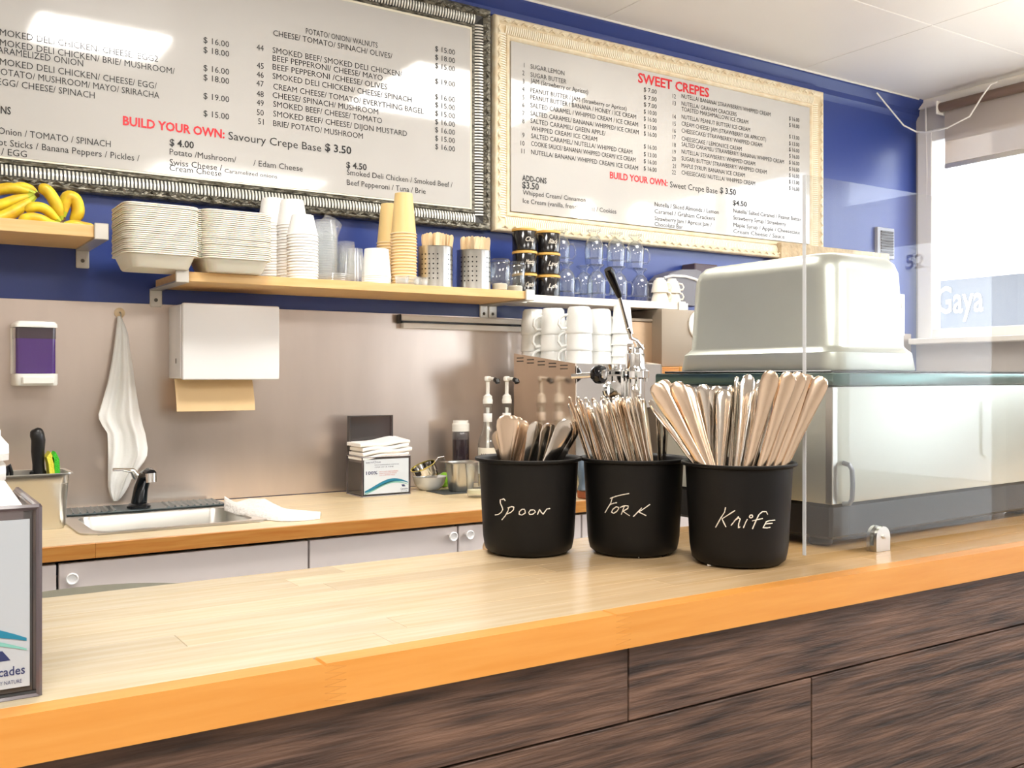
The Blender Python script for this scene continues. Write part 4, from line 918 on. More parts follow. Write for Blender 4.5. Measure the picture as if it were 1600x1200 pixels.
t = thing('dark_bottle', 'squat bottle of dark sauce with a white cap', 'bottle', (xatY(720, 3.12), 3.12, ZB+.0005)); 
H = onY(720, 657, 3.12).z-ZB
part('body', MB().lathe([(.028, 0), (.031, .004), (.031, H-.07), (.029, H-.045), (.027, H-.04)], 28), mat('dark_sauce', (44, 34, 40), .15, coat=.6), t)
part('neck', MB().lathe([(.0295, H-.072), (.0315, H-.068), (.0315, H-.045), (.028, H-.038)], 28, cap0=False), CLEARP, t)
part('cap', MB().lathe([(.032, H-.04), (.032, H-.012), (.029, H-.011), (.028, H), (0, H)], 30), PLASTW, t, 'white cap')
solo('lime', MB().lathe([(0, -.026), (.012, -.024), (.022, -.014), (.026, 0), (.022, .014), (.012, .024), (.003, .028)], 20), mat('lime_green', (130, 196, 40), .4, bump=.1, bscale=80), 'bright green lime behind the white bowl', 'fruit', loc=(xatY(694, 3.13), 3.13, ZB+.0265))

# ---------------------------------------------------------------- syrup bottles with pumps
def syrup(x, y, lb, txt):
    t = thing('syrup_bottle', lb, 'bottle', (x, y, ZB+.0005), 'syrup bottles with white pumps')
    part('glass', MB().lathe([(.034, 0), (.037, .004), (.037, .155), (.034, .172), (.025, .195), (.017, .222), (.0145, .25), (.0145, .292), (.0165, .294), (.0165, .302), (.013, .304)], 32), CLEAR, t)
    part('syrup', MB().lathe([(.033, .004), (.0355, .007), (.0355, .118), (0, .1185)], 32), mat('syrup_gold', (206, 170, 96), .1, coat=.3) if 'syrup_gold' not in bpy.data.materials else bpy.data.materials['syrup_gold'], t, 'golden syrup')
    part('neck_label', MB().lathe([(.0155, .238), (.016, .239), (.016, .268), (.0155, .269)], 28, cap0=False, cap1=False), NAPK, t, 'white neck band')
    fa = math.atan2(-y, -x); n = 14; rs = []
    for k in range(n+1):
        a = fa-1.25+2.5*k/n; rs.append([Vector((math.cos(a)*r_, math.sin(a)*r_, z_)) for r_, z_ in ((.0374, .05), (.0374, .145), (.0372, .145), (.0372, .05))])
    lab = part('label', MB().skin(rs), mat('bottle_label', (240, 234, 218), .6) if 'bottle_label' not in bpy.data.materials else bpy.data.materials['bottle_label'], t, 'cream paper label')
    g = MB(); put_text(g, txt, (-.026, 0, .112), (1, 0, 0), (0, 0, 1), .052, .012, .02)
    g.prism([(-.012, 0, .085), (.008, 0, .083), (.014, 0, .095), (.002, 0, .102), (-.006, 0, .096)], (0, .0002, 0))
    for v in g.bm.verts: a = fa+v.co.x/.0374; v.co = Vector((math.cos(a)*.0377, math.sin(a)*.0377, v.co.z))
    part('label_print', g, bpy.data.materials.get('maroon') or mat('maroon', (84, 30, 30), .6), lab, 'dark maroon print', smooth=0)
    pp = MB().lathe([(.006, .11), (.006, .29)], 10)
    part('dip_tube', pp, PLASTW, t)
    part('pump', MB().lathe([(.018, .3045), (.0185, .318), (.016, .322), (.016, .332), (.010, .336), (.007, .34), (.007, .385), (.012, .388), (.013, .398), (.010, .404), (0, .405)], 24, cap0=True), PLASTW, t, 'white pump head')
    part('pump_spout', MB().tube([(0, 0, .395), (0, -.03, .396), (0, -.055, .392)], [.007, .006, .0055], 10), PLASTW, t)
    part('spout_cap', MB().tube([(0, -.050, .392), (0, -.066, .388), (.0, -.07, .380)], [.009, .010, .009], 10), BLACKP, t, 'black cap on the spout')
syrup(1.88, 3.05, 'syrup bottle nearer the dark sauce, its cream label partly behind the spoons', 'MONIN')
syrup(1.963, 3.05, 'syrup bottle standing right against the espresso machine', 'MONIN')
# ---------------------------------------------------------------- espresso machine on the back worktop
ex0, ex1, ey0, ey1 = 2.04, 2.44, 2.73, 3.12
t = thing('espresso_machine', 'polished steel lever espresso machine with cups piled on its top', 'espresso machine', (2.24, 2.92, ZB)); A = away(t.location)
zf, zr = 1.349, 1.392
def side(x, w_=.004): return [(x, ey0, ZB+.03), (x, ey1, ZB+.03), (x, ey1, zr), (x, ey0, zf)]
for x in (ex0, ex1-.004):
    p = part('side_panel', MB().prism(side(x), (.004, 0, 0)).xf(A), MIRROR, t)
    if x == ex0:
        for k in range(5):
            for j in range(2):
                a0 = ey1-.02-k*.07; z0_ = zr-.014-j*.012-(ey1-a0)*.11
                part('vent_slot', MB().box(x-.0006, x+.0002, a0-.045, a0, z0_-.0035, z0_).xf(A), BLACKP, p)
part('body', MB().box(ex0+.005, ex1-.005, ey0+.12, ey1-.005, ZB+.03, zf-.02, .004).xf(A), STEEL, t)
part('front_plate', MB().box(ex0+.0045, ex1-.0045, ey0, ey0+.012, zf-.16, zf, .002).xf(A), CHROME, t)
part('top_tray', MB().box(ex0+.005, ex1-.005, ey0+.012, ey1-.002, zf-.018, zf-.014).xf(A), STEEL, t)
part('base', MB().box(ex0, ex1, ey0-.10, ey1, ZB+.012, ZB+.07, .006).xf(A), STEEL, t)
part('drip_grid', MB().box(ex0+.02, ex1-.02, ey0-.09, ey0+.10, ZB+.0705, ZB+.076, .001).xf(A), BLACKP, t)
for fx_ in (ex0+.04, ex1-.04):
    for fy_ in (ey0-.06, ey1-.05): part('foot', MB().lathe([(.018, ZB+.0005), (.02, ZB+.004), (.016, ZB+.0115)], 16, c=(fx_, fy_, 0)).xf(A), BLACKP, t)
# steam tap with its black knob
kn = onY(934, 585, 2.66); pa_ = onY(903, 588, 2.72)
part('steam_pipe', MB().tube([pa_+Vector((-.01, .02, 0)), pa_.lerp(kn, .5), kn], [.010, .010, .009], 12).xf(A), CHROME, t)
dn = (kn-pa_).normalized(); M = Matrix.Translation(kn) @ dn.to_track_quat('Z', 'Y').to_matrix().to_4x4()
M2_ = Matrix.Translation(kn) @ Vector((.35, -.94, .0)).normalized().to_track_quat('Z', 'Y').to_matrix().to_4x4()
part('steam_knob', MB().lathe([(.012, -.024), (.022, -.018), (.032, -.004), (.034, .01), (.030, .022), (.0, .024)], 10, M=M2_).xf(A), BLACKG, t, 'black fluted knob')
part('knob_cap', MB().lathe([(.017, .0242), (.016, .028), (0, .029)], 20, M=M2_).xf(A), CHROME, t)
# brew group: column with flange, fork and lever
gx, gy = onY(992, 600, 2.665).x, 2.665
def zc(v): return onY(992, v, gy).z
prof = [(.030, zc(700)), (.034, zc(690)), (.034, zc(655)), (.036, zc(640)), (.036, zc(592)), (.050, zc(590)), (.050, zc(580)), (.038, zc(577)), (.035, zc(572)), (.035, zc(553)), (.030, zc(552)), (.028, zc(545)), (.0, zc(544))]
part('brew_group', MB().lathe(prof, 32, c=(gx, gy, 0)).xf(A), CHROME, t)
for k in range(6):
    a = k*math.pi/3; part('flange_bolt', MB().lathe([(.005, zc(596)), (.005, zc(576)), (.0, zc(574))], 8, c=(gx+.043*math.cos(a), gy+.043*math.sin(a), 0)).xf(A), CHROME, t)
for dx in (-.022, .022): part('lever_cheek', MB().box(gx+dx-.006, gx+dx+.006, gy-.018, gy+.012, zc(556), zc(537), .003).xf(A), CHROME, t)
piv = Vector((gx+.0, gy-.004, zc(545)))
part('pivot_pin', MB().tube([piv+Vector((-.034, 0, 0)), piv+Vector((.034, 0, 0))], .007, 12).xf(A), CHROME, t)
l1 = onY(985, 528, gy-.02); l2 = onY(968, 464, gy-.05); l3 = onY(950, 420, gy-.07)
part('lever_arm', MB().tube([piv+Vector((.006, -.012, -.008)), onY(1003, 545, gy-.02), onY(994, 532, gy-.02), l1, onY(983, 516, gy-.025)], [.010, .011, .010, .009, .009], 12, flat=.8).xf(A), CHROME, t)
part('lever_rod', MB().tube([onY(984, 520, gy-.024), onY(981, 512, gy-.026), onY(980.5, 511, gy-.026), l2], [.0095, .0095, .0075, .0065], 12).xf(A), CHROME, t)
part('lever_grip', MB().tube([l2, l2.lerp(l3, .1), l2.lerp(l3, .5), l2.lerp(l3, .85), l3], [.009, .011, .015, .0175, .014], 16).xf(A), BLACKG, t, 'black moulded grip')
part('gauge', MB().lathe([(.03, 0), (.032, .004), (.03, .014), (.0, .016)], 28, M=Matrix.Translation((2.20, ey0, 1.255)) @ Matrix.Rotation(math.pi/2, 4, 'X')).xf(A), CHROME, t)
part('group_mount', MB().box(gx-.05, gx+.05, gy+.01, ey0+.002, zc(640), zc(585), .006).xf(A), CHROME, t)
# portafilter handle standing out towards the bar
ph = [onY(u, v, 2.50) for u, v in ((879, 735), (879, 715), (878, 695), (877, 678), (882, 671))]
solo('coffee_tamper', MB().tube(ph, [.013, .018, .021, .022, .019], 14).xf(away(ph[0])), BLACKP, 'black moulded tool handle standing behind the spoon bucket', 'tool', loc=ph[0])
hb_ = MB().tube([Vector((ph[0].x, 2.535, ZB+.003)), Vector((ph[0].x, 2.535, ZB+.03)), ph[0]], [.028, .026, .010], 16)
solo('tamper_base', hb_.xf(away((ph[0].x, 2.535, ZB))), STEEL, 'steel base under the black tool handle behind the spoon bucket', 'tool', loc=(ph[0].x, 2.535, ZB+.0002))
# cups piled on the machine
def mug_mesh():
    a = MB().lathe([(.040, .001), (.0415, 0), (.0425, .002), (.0415, .01), (.040, .045), (.036, .076), (.031, .083), (.0, .083)], 32, cap0=False).mesh('bowl', PORC)
    h_ = MB().tube([(.039, 0, .016), (.056, 0, .014), (.066, 0, .028), (.063, 0, .046), (.050, 0, .056), (.037, 0, .058)], [.005, .005, .0045, .0045, .005, .005], 10).mesh('handle', PORC)
    return a, h_
ma, mh = mug_mesh()
zt_ = zf-.0135
def mug(u, Y, k, rz, lb, m=None):
    t = thing('coffee_cup', lb, 'cup', (xatY(u, Y), Y, zt_+.0002+k*.0625), 'white cups piled on the espresso machine', (0, 0, rz)); t.scale = (1.17,)*3
    part('bowl', ma, PORC, t); part('handle', mh, PORC, t)
for u, Y, n, rz, nm in ((834, 3.065, 3, -.15, 'in the column at the machine edge nearest the bottles'), (864, 2.98, 3, 2.7, 'in the second column'), (905, 2.86, 3, 2.6, 'in the front column beside the steam knob'), (937, 2.92, 3, -.3, 'in the column behind the front one')):
    for k in range(n): mug(u, Y, k, rz+.1*k, ('lowest', 'middle', 'topmost')[k]+' white cup '+nm)
cm = MB().lathe([(.041, .001), (.0425, 0), (.043, .003), (.0405, .004), (.031, .105), (.029, .108), (0, .104)], 28, cap0=False).mesh('tall_cup', PAPERW)
for k in range(4):
    o = bpy.data.objects.new('paper_cup', cm); C.objects.link(o); o.location = (xatY(972, 2.86), 2.86, zt_+.0002+k*.043)
    o['label'] = ('lowest', 'second', 'third', 'topmost')[k]+' tall paper cup of the leaning stack behind the lever'; o['category'] = 'cup'; o['group'] = 'tall paper cups behind the lever'

# ---------------------------------------------------------------- things right of the machine, below the white shelf
def crate(u0, u1, v0, v1, Y, D, m, nm, lb, cat, z0=None, lid=None):
    a = onY(u0, v1, Y); b = onY(u1, v0, Y); z = a.z if z0 is None else z0
    t = thing(nm, lb, cat, (a.x, Y, z)); W, H = b.x-a.x, b.z-z
    part('body', MB().box(0, W, 0, D, 0, H, .004, 2), m, t)
    if lid: part('lid', MB().box(-.004, W+.004, -.004, D+.004, H+.0004, H+.014, .003), lid, t)
    return t
TAUP = mat('taupe_metal', (176, 150, 122), .4, .5); TAUP2 = mat('grey_box', (150, 138, 122), .45, .3)
crate(985, 1026, 504, 552, 3.04, .13, TAUP, 'steel_canister', 'square taupe canister standing under the white shelf end', 'canister', z0=ZB+.0005, lid=TAUP2)
t = crate(1034, 1105, 486, 541, 2.98, .2, TAUP2, 'coffee_grinder', 'tall grey machine standing on the amber box, with a white dial', 'appliance', z0=1.345)
x_, y_, z_ = t.location
def hp_(u, v): p = onY(u, v, 3.10); return (p.x-x_, 3.10-y_, p.z-z_)
DG = mat('dark_grey_plastic', (104, 102, 108), .35)
rz_ = t; q0 = hp_(1037, 472); q1 = hp_(1096, 472); x_, y_, z_ = 2.80, 3.10, ZS
t = thing('grey_appliance', 'dark grey dome topped appliance at the white shelf end behind the upturned cups', 'appliance', (2.80, 3.10, ZS))
q0 = hp_(1037, 472); q1 = hp_(1096, 472); q0 = (q0[0], q0[1], .0005); q1 = (q1[0], q1[1], .0005)
part('dome', MB().prism([q0, q1, hp_(1096, 424), hp_(1088, 421), hp_(1066, 421), hp_(1047, 427), hp_(1037, 436)], (0, .095, 0)), DG, t)
a = [hp_(u, v) for u, v in ((1037, 434), (1050, 431), (1070, 432), (1084, 436), (1095, 441))]
part('stripe', MB().tube([(p[0], p[1]-.003, p[2]) for p in a], .006, 6), ENAMW, t, 'pale curved stripe')
t = rz_; x_, y_, z_ = t.location; c_ = onY(1094, 508, 2.975)
part('dial', MB().lathe([(.062, 0), (.062, .006), (.056, .010), (0, .012)], 36, M=Matrix.Translation((c_.x-x_, -.0005, c_.z-z_)) @ Matrix.Rotation(math.pi/2, 4, 'X')), PLASTW, t, 'round white disc')
gb = mat('brown_board', (186, 130, 52), .5)
solo('wooden_box', MB().box(2.72, 3.12, 2.94, 3.18, ZB+.0005, 1.3445, .004), gb, 'amber wooden box supporting the tall grey machine', 'box')
# corrugated kraft lids stacked
lm = MB().lathe([(.082, 0), (.085, .001), (.085, .005), (.082, .006), (0, .006)], 32).mesh('lid', mat('kraft_brown', (206, 146, 84), .7))
px_, py_ = xatY(1027, 2.97), 2.97
st_ = thing('serving_stand', 'low steel stand carrying the stacked brown lids', 'stand', (px_+.02, py_, ZB+.0005))
part('top', MB().box(-.11, .11, -.10, .10, .375, .385, .002), STEEL, st_)
for sx in (-.1, .1):
    for sy in (-.09, .09): part('leg', MB().tube([(sx, sy, 0), (sx, sy, .375)], .006, 8), STEEL, st_)
for k in range(9):
    o = bpy.data.objects.new('bowl_cover', lm); C.objects.link(o); o.location = (px_+random.uniform(-.002, .002), py_, ZB+.386+k*.0063); o['label'] = 'brown kraft bowl lid in the stack beside the lever group' if k < 8 else 'topmost brown kraft bowl lid beside the lever group'
    o['category'] = 'bowl lid'; o['group'] = 'stacked brown kraft lids'
solo('cutting_board', MB().box(1.955, 2.33, 2.545, 2.61, ZB+.0005, ZB+.028, .004), mat('red_wood', (176, 92, 50), .45, vary=.2, vscale=8, stretch=(1, 8, 8)), 'reddish wooden board on the worktop seen between two buckets', 'board')
q = (xatY(910, 2.58), 2.578, ZB+.0285)
solo('squeeze_bottle', MB().lathe([(.016, 0), (.018, .004), (.013, .02), (.015, .04), (.019, .06), (.018, .09), (.012, .10), (.006, .115), (0, .115)], 20), mat('slate_plastic', (96, 112, 128), .25), 'slate blue pepper mill between the spoon and fork buckets', 'mill', loc=q)

# ---------------------------------------------------------------- countertop griddle and the steel pan lid on it
GX0, GX1, GY0, GY1 = 1.034, 1.62, .832, 1.145
t = thing('countertop_griddle', 'steel countertop machine on black base behind the acrylic screen', 'appliance', (GX0, GY0, Z1), rot=(0, 0, math.radians(3)))
W, D = GX1-GX0, GY1-GY0
part('base', MB().box(.004, W, .004, D, .012, .058, .004), BLACKP, t)
part('housing', MB().box(.0, W, .0, D, .0585, .212, .003, 2), STEELG, t)
part('corner_trim', MB().box(-.0012, .010, -.0012, .010, .059, .2115, .001), STEEL, t)
part('top_rim', MB().box(-.004, W+.004, -.004, D+.006, .2125, .229, .003, 2), mat('teal_rim', (104, 132, 126), .22, .9), t, 'greenish polished rim')
part('hot_plate', MB().box(.006, W-.006, .006, D-.004, .2293, .2325, .001), BLACKP, t, 'dark plate seen as a thin line')
for fx_, fy_ in ((.03, .04), (W-.04, .04), (.03, D-.10), (W-.04, D-.10)): part('foot', MB().lathe([(.014, .0003), (.016, .003), (.014, .0118)], 16, c=(fx_, fy_, 0)), BLACKP, t)
part('handle', MB().tube([(.022, -.001, .112), (.022, -.010, .110), (.022, -.014, .104), (.022, -.015, .085), (.022, -.014, .066), (.022, -.010, .060), (.022, -.001, .0592)], .0032, 10), mat('grey_handle', (120, 122, 128), .3, .5), t)
PX0, PX1, PY0, PY1 = 1.062, 1.245, .852, 1.15
w_, d_ = PX1-PX0, PY1-PY0
t = thing('upturned_pan', 'deep steel food pan turned upside down on the griddle', 'pan', ((PX0+PX1)/2, (PY0+PY1)/2, Z1+.2328))
part('rim', MB().rr([(w_+.004, d_+.006, .022, 0), (w_+.006, d_+.008, .024, .002), (w_, d_+.002, .024, .0245)], n=6), STEELG, t)
part('body', MB().rr([(w_, d_+.002, .024, .0248), (w_-.006, d_-.006, .026, .029), (w_-.012, d_-.012, .028, .034), (w_-.020, d_-.022, .030, .138), (w_-.028, d_-.030, .030, .151), (w_-.042, d_-.046, .026, .159), (w_-.066, d_-.066, .02, .162)], n=7), STEELG, t, smooth=60)
# ---------------------------------------------------------------- acrylic screen with its clips
t = thing('acrylic_screen', 'clear acrylic sneeze guard standing on the bar beside the knife bucket', 'screen', (1.6, .80, Z1)); A = away(t.location)
ax0, ax1, az0, az1 = .9425, 2.35, Z1+.008, 1.545
part('sheet', MB().box(ax0+.0008, ax1, .7975, .8025, az0, az1).xf(A), ACRY, t, smooth=0)
part('polished_edge', MB().box(ax0, ax0+.0007, .7975, .8025, az0, az1).xf(A), ACRE, t, 'bright polished edge')
for u in (1383, 1900):
    p = onY(u, 862, .79); cxp = p.x if u < 1500 else 2.1
    mb = MB(); pr = [(-.014, 0), (.014, 0), (.014, .018)]+[(.014*math.cos(a), .018+.014*math.sin(a)) for a in [k*math.pi/8 for k in range(1, 8)]]+[(-.014, .018)]
    mb.prism([(cxp+a, .7925, Z1+.0003+b) for a, b in pr], (0, .0045, 0)); mb.prism([(cxp+a, .803, Z1+.0003+b) for a, b in pr], (0, .0045, 0)); mb.box(cxp-.0135, cxp+.0135, .7972, .8028, Z1+.0003, Z1+.0075)
    c_ = part('clip', mb.xf(A), STEEL, t, 'chrome clip foot')
    part('screw', MB().lathe([(.0028, 0), (.0028, .0015), (0, .002)], 12, M=A @ Matrix.Translation((cxp, .7925, Z1+.019)) @ Matrix.Rotation(math.pi/2, 4, 'X')), STEEL, c_)

# ---------------------------------------------------------------- three black buckets with chalk names
BR, BRT, BH = .0585, .0640, .1195
BPROF = [(0, 0), (.040, .0), (.050, .0015), (.0555, .006), (BR-.0012, .014), (BR, .022), (BRT-.0005, BH-.004), (BRT+.0015, BH-.0025), (BRT+.0042, BH-.002), (BRT+.0052, BH), (BRT+.0045, BH+.0018), (BRT+.001, BH+.0018), (BRT-.0022, BH-.002), (BR-.002, .022), (BR-.006, .008), (.04, .0035), (0, .0035)]
def strokes_on(c, strokes, to_uv, r=.0007):
    g = MB()
    for s in strokes:
        pts = []
        uv = [to_uv(p) for p in s]; dense = []
        for a, b in zip(uv, uv[1:]): dense += [(a[0]+(b[0]-a[0])*k/4, a[1]+(b[1]-a[1])*k/4) for k in range(4)]
        dense.append(uv[-1])
        for u, v in dense:
            x, y, z = ray(u, v); a_ = x*x+y*y; b_ = -2*(x*c.x+y*c.y)
            rad = BR+.004
            for _ in range(3):
                cc = c.x**2+c.y**2-rad*rad; t_ = (-b_-math.sqrt(max(0, b_*b_-4*a_*cc)))/(2*a_); zz = CAMZ+z*t_-Z1; rad = BR+(BRT-BR)*max(0, min(1, (zz-.022)/(BH-.026)))+.0002
            pts.append(Vector((x*t_-c.x, y*t_-c.y, zz)))
        if len(pts) > 1: g.tube(pts, [r*random.uniform(.7, 1.15) for _ in pts], 5)
    return g
def bucket(u, vf, lb, strokes, conv):
    c = stand(u, vf, Z1, .050); t = thing('cutlery_bucket', lb, 'bucket', (c.x, c.y, Z1+.0003), 'black cutlery buckets')
    part('pail', MB().lathe(BPROF, 64), BLACKM, t, smooth=50)
    part('chalk_word', strokes_on(c, strokes, conv), CHALK, t, 'thin white handwritten word')
    return c
c8 = lambda p: (740+p[0]*.24165, 600+p[1]*.24165); ck = lambda p: (1000+p[0]*.28344, 560+p[1]*.28344)
SP = [[(205, 757), (196, 745), (172, 750), (173, 772), (182, 792), (189, 812), (178, 832), (158, 846), (139, 848)], [(228, 800), (222, 824), (204, 855), (183, 880)], [(220, 803), (246, 795), (260, 797), (258, 815), (240, 832), (216, 842)],
      [(330, 812), (312, 812), (295, 828), (294, 845), (312, 849), (334, 836), (332, 816)], [(388, 815), (368, 817), (356, 832), (362, 846), (382, 844), (400, 830), (392, 816)], [(413, 846), (420, 828), (427, 813), (438, 832), (450, 843), (462, 826), (474, 810), (494, 807)]]
FK = [[(898, 733), (886, 775), (866, 806), (850, 834)], [(882, 742), (920, 728), (960, 718), (1006, 710)], [(878, 782), (905, 773), (926, 769)], [(940, 800), (920, 796), (900, 812), (891, 830), (905, 838), (925, 826), (938, 808), (936, 800)],
      [(975, 792), (964, 820), (955, 846)], [(948, 800), (975, 788), (1000, 790), (998, 806), (966, 824), (985, 838), (1010, 854)], [(1088, 802), (1060, 832), (1032, 860)], [(1141, 780), (1108, 803), (1068, 830), (1090, 840), (1116, 853)]]
KN = [[(472, 822), (466, 850), (444, 884), (417, 933)], [(524, 840), (490, 862), (452, 886), (462, 908), (474, 931)], [(544, 873), (526, 892), (502, 922)], [(520, 896), (545, 880), (552, 886), (544, 912), (542, 936), (552, 930)], [(592, 888), (582, 906), (570, 936)],
      [(606, 866), (618, 864), (622, 874), (612, 882), (602, 876), (606, 866)], [(704, 862), (696, 846), (676, 846), (656, 862), (640, 895), (620, 942)], [(618, 897), (648, 890), (676, 884)], [(744, 893), (712, 896), (696, 902), (688, 918), (678, 935), (700, 936), (718, 933)], [(690, 914), (712, 912), (730, 910)]]
bS = bucket(826, 873, 'black enamel bucket chalked Spoon, holding spoons', SP, c8)
bF = bucket(989.5, 873, 'black enamel bucket chalked Fork, packed with fork handles', FK, c8)
bK = bucket(1154, 890, 'black enamel bucket chalked Knife, holding table knives', KN, ck)

# ---------------------------------------------------------------- cutlery standing handle up
def bar(stations, m, nm):       # (z, width, thickness): flattened elliptical sections
    rs = []
    for z, w_, th in stations:
        rs.append([Vector((w_/2*math.cos(a), th/2*math.sin(a)*(1 if abs(math.sin(a)) < .99 else .9), z)) for a in [2*math.pi*k/10 for k in range(10)]])
    return MB().skin(rs).mesh(nm, m, 70)
def cut_meshes(mt):
    knife = [('handle', bar([(.100, .010, .006), (.115, .0105, .0062), (.15, .0135, .0062), (.185, .018, .0056), (.205, .0205, .005), (.214, .0195, .0046), (.219, .015, .004), (.2215, .008, .003)], mt, 'handle')),
             ('blade', bar([(.0, .004, .001), (.004, .012, .0015), (.03, .018, .0016), (.08, .019, .002), (.095, .013, .004), (.0998, .0098, .0055)], mt, 'blade'))]
    tn = MB()
    for k in range(4): x = -.0095+k*.0063; tn.tube([(x, 0, .002), (x, .001, .05)], [.001, .0014], 5)
    fork = [('handle', bar([(.066, .012, .003), (.075, .007, .0036), (.11, .0065, .004), (.15, .009, .004), (.18, .014, .0042), (.194, .0135, .0048), (.201, .010, .0045), (.2035, .005, .003)], mt, 'handle')),
            ('head', bar([(.045, .023, .0018), (.056, .024, .002), (.0655, .014, .003)], mt, 'head')), ('tines', tn.mesh('tines', mt))]
    spoon = [('handle', bar([(.062, .010, .003), (.072, .0075, .0036), (.10, .0075, .0036), (.13, .012, .0032), (.155, .019, .0028), (.170, .0235, .0026), (.178, .022, .0024), (.183, .015, .002), (.1845, .008, .0016)], mt, 'handle')),
             ('bowl', bar([(.0, .004, .001), (.004, .018, .003), (.02, .034, .007), (.04, .034, .008), (.055, .02, .005), (.0615, .0105, .003)], mt, 'bowl'))]
    return knife, fork, spoon
K1, F1, S1 = cut_meshes(CUTL); K2, F2, S2 = cut_meshes(CUTC)
def place(kind, set_, c, top, rim, dt, dr, roll, lb, grp, L):
    # top / rim pixel of the visible length; dt, dr = distance behind (+) the bucket's axis at the top and at the rim
    def at(uv, dd):
        x, y, z = ray(*uv); h_ = math.hypot(x, y); d0 = (x*c.x+y*c.y)/h_; t_ = (d0+dd)/h_; return Vector((x*t_, y*t_, CAMZ+z*t_))
    T = at(top, dt); R_ = at(rim, dr)
    k = Vector((R_.x-c.x, R_.y-c.y)); 
    if k.length > BRT-.007: k = k.normalized()*(BRT-.007); R_ = Vector((c.x+k.x, c.y+k.y, R_.z))
    d = (T-R_).normalized(); B = T-d*L
    k = Vector((B.x-c.x, B.y-c.y)); zmin = Z1+.006
    if k.length > BR-.014 or B.z < zmin:
        if k.length > BR-.014: k = k.normalized()*(BR-.014)
        h2 = L*L-(T.x-c.x-k.x)**2-(T.y-c.y-k.y)**2
        B = Vector((c.x+k.x, c.y+k.y, max(zmin, T.z-math.sqrt(max(h2, .01)))))
        d = (T-B).normalized()
    view = Vector((c.x, c.y, 0)).normalized(); xa = d.cross(view).normalized(); xa = Quaternion(d, roll) @ xa; ya = d.cross(xa)
    o = thing(kind, lb, kind.split('_')[-1], T-d*L, grp)
    M = Matrix(((xa.x, ya.x, d.x), (xa.y, ya.y, d.y), (xa.z, ya.z, d.z))); o.rotation_euler = M.to_euler()
    for nm, me in set_: part(nm, me, None, o)
    return o
kn_ = [((1027, 607), (1082, 726), -.03, -.045, .1, 1), ((1037, 602), (1093, 726), .0, -.03, .2, 1), ((1058, 605), (1099, 726), -.02, -.05, .1, 1), ((1071, 610), (1114, 726), .005, -.03, -.1, 1), ((1021, 632), (1085, 722), .02, .0, 1.1, 0), ((1082, 614), (1097, 722), .03, .02, .3, 0),
       ((1099, 609), (1109, 724), .03, .02, 0, 0), ((1120, 611), (1116, 724), .03, .03, .4, 0), ((1132, 617), (1125, 724), .02, .0, .3, 0), ((1142, 611), (1131, 724), .035, .02, 1.0, 0), ((1152, 597), (1142, 724), .045, .02, 1.2, 0), ((1161, 604), (1147, 724), .05, .04, .8, 0), ((1170, 594), (1153, 724), .03, .0, .5, 0),
       ((1178, 606), (1160, 724), .05, .03, 1.3, 0), ((1187, 602), (1166, 724), .04, .02, .9, 0), ((1204, 588), (1162, 728), -.03, -.05, .0, 1), ((1200, 612), (1172, 724), .04, .04, .8, 0), ((1215, 612), (1180, 724), .04, .03, 1.2, 0), ((1232, 590), (1187, 728), -.02, -.05, .1, 1), ((1240, 604), (1195, 724), .02, .0, 1.2, 0),
       ((1248, 590), (1203, 728), -.01, -.045, .1, 1), ((1263, 594), (1216, 726), .0, -.03, .3, 1), ((1272, 600), (1224, 724), .01, .0, .7, 0), ((1282, 597), (1231, 725), .0, -.02, .0, 1), ((1256, 606), (1210, 724), .03, .02, .5, 0)]
KL = {0: 'leftmost warm toned knife of the splayed group', 15: 'front knife leaning towards the acrylic screen with broad handle', 23: 'knife leaning furthest over the bucket rim, seen through the acrylic', 10: 'flat square looking knife handle at the middle back'}
for i, (a, b, dt, dr, ro, wm_) in enumerate(kn_):
    place('table_knife', K2 if wm_ else K1, bK, a, b, dt, dr, ro, KL.get(i, 'warm toned table knife with broad handle end in the knife bucket' if wm_ else 'silver table knife in the back of the knife bucket'), 'warm toned table knives' if wm_ and i not in KL else ('table knives' if i not in KL else 'single knives'), .215)
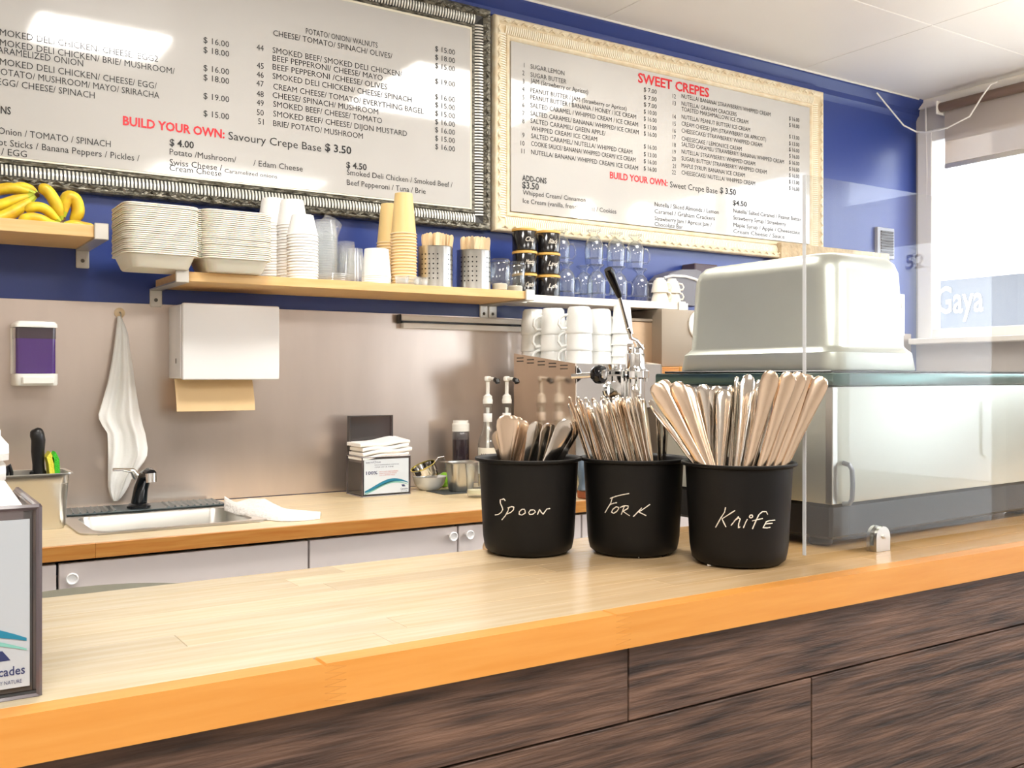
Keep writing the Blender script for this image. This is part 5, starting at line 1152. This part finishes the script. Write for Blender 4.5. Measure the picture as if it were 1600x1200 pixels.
fk_ = [((890, 624), (918, 718)), ((896, 651), (920, 718)), ((901, 636), (930, 719)), ((908, 629), (931, 716)), ((909, 641), (934, 719)), ((916, 625), (945, 717)), ((919, 639), (938, 720)), ((930, 630), (957, 718)), ((931, 658), (950, 721)), ((933, 642), (963, 721)), ((943, 628), (970, 719)), ((950, 626), (978, 719)),
       ((955, 634), (974, 721)), ((959, 625), (982, 719)), ((966, 626), (991, 720)), ((973, 625), (1000, 721)), ((978, 632), (996, 722)), ((982, 624), (1004, 721)), ((989, 629), (1010, 720)), ((992, 605), (1013, 720)), ((999, 622), (1018, 720)), ((1006, 628), (1021, 720)), ((946, 640), (962, 722)), ((925, 648), (947, 722)), ((937, 650), (956, 722)), ((912, 652), (930, 721)), ((969, 640), (986, 722)), ((986, 642), (1003, 722)), ((1002, 640), (1016, 722))]
rf = random.Random(11)
for i, (a, b) in enumerate(fk_):
    dd = rf.uniform(-.03, .035); wm_ = i % 3 == 0
    lb = {19: 'tall fork standing highest of the fork bucket', 1: 'short fork leaning out lowest over the rim of its bucket'}.get(i, 'warm toned fork handle seen edge on in the packed fork bucket' if wm_ else 'silver fork handle seen edge on in the packed fork bucket')
    place('table_fork', F2 if wm_ else F1, bF, a, b, dd, dd*.6-.01, rf.choice((1.2, 1.35, .8, 1.5, -1.2)) if i != 19 else .5, lb, 'warm toned forks' if wm_ else 'silver forks' if i not in (1, 19) else 'single forks', .2 if a[1] < 640 else .185)
for i, (a, b) in enumerate((((1030, 648), (1033, 720)), ((1041, 652), (1040, 720)))): place('table_fork', F1, bF, a, b, .0, .01, 1.0, ('fork standing alone at the side of the fork bucket nearest the knives', 'second lone fork beside the knives')[i], 'lone forks', .19)
sp_ = [((790, 657), (789, 722), -.01, .15, 1), ((798, 657), (793, 722), .0, .15, 1), ((806, 659), (798, 722), .01, .1, 1), ((815, 664), (803, 722), .02, .25, 1), ((780, 680), (787, 722), .03, -.4, 1), ((829, 678), (806, 722), .03, .2, 1), ((838, 667), (826, 722), -.01, .55, 0), ((858, 669), (846, 722), .0, .6, 0), ((846, 684), (833, 722), .02, .9, 0), ((862, 708), (853, 726), -.02, .3, 0), ((868, 706), (860, 725), .0, .2, 0), ((876, 709), (870, 725), .015, .2, 0)]
for i, (a, b, dd, ro, wm_) in enumerate(sp_):
    lb = {4: 'warm toned spoon fanning out furthest towards the napkins', 6: 'bright silver spoon leaning in the middle of its bucket', 7: 'curved silver spoon beside the black tool handle'}.get(i, 'warm toned spoon handle in the fanned set' if wm_ else 'short silver spoon end just above the bucket rim')
    place('table_spoon', S2 if wm_ else S1, bS, a, b, dd, dd, ro, lb, 'fanned warm spoons' if wm_ else 'silver spoons', .178 if i < 9 else .14)
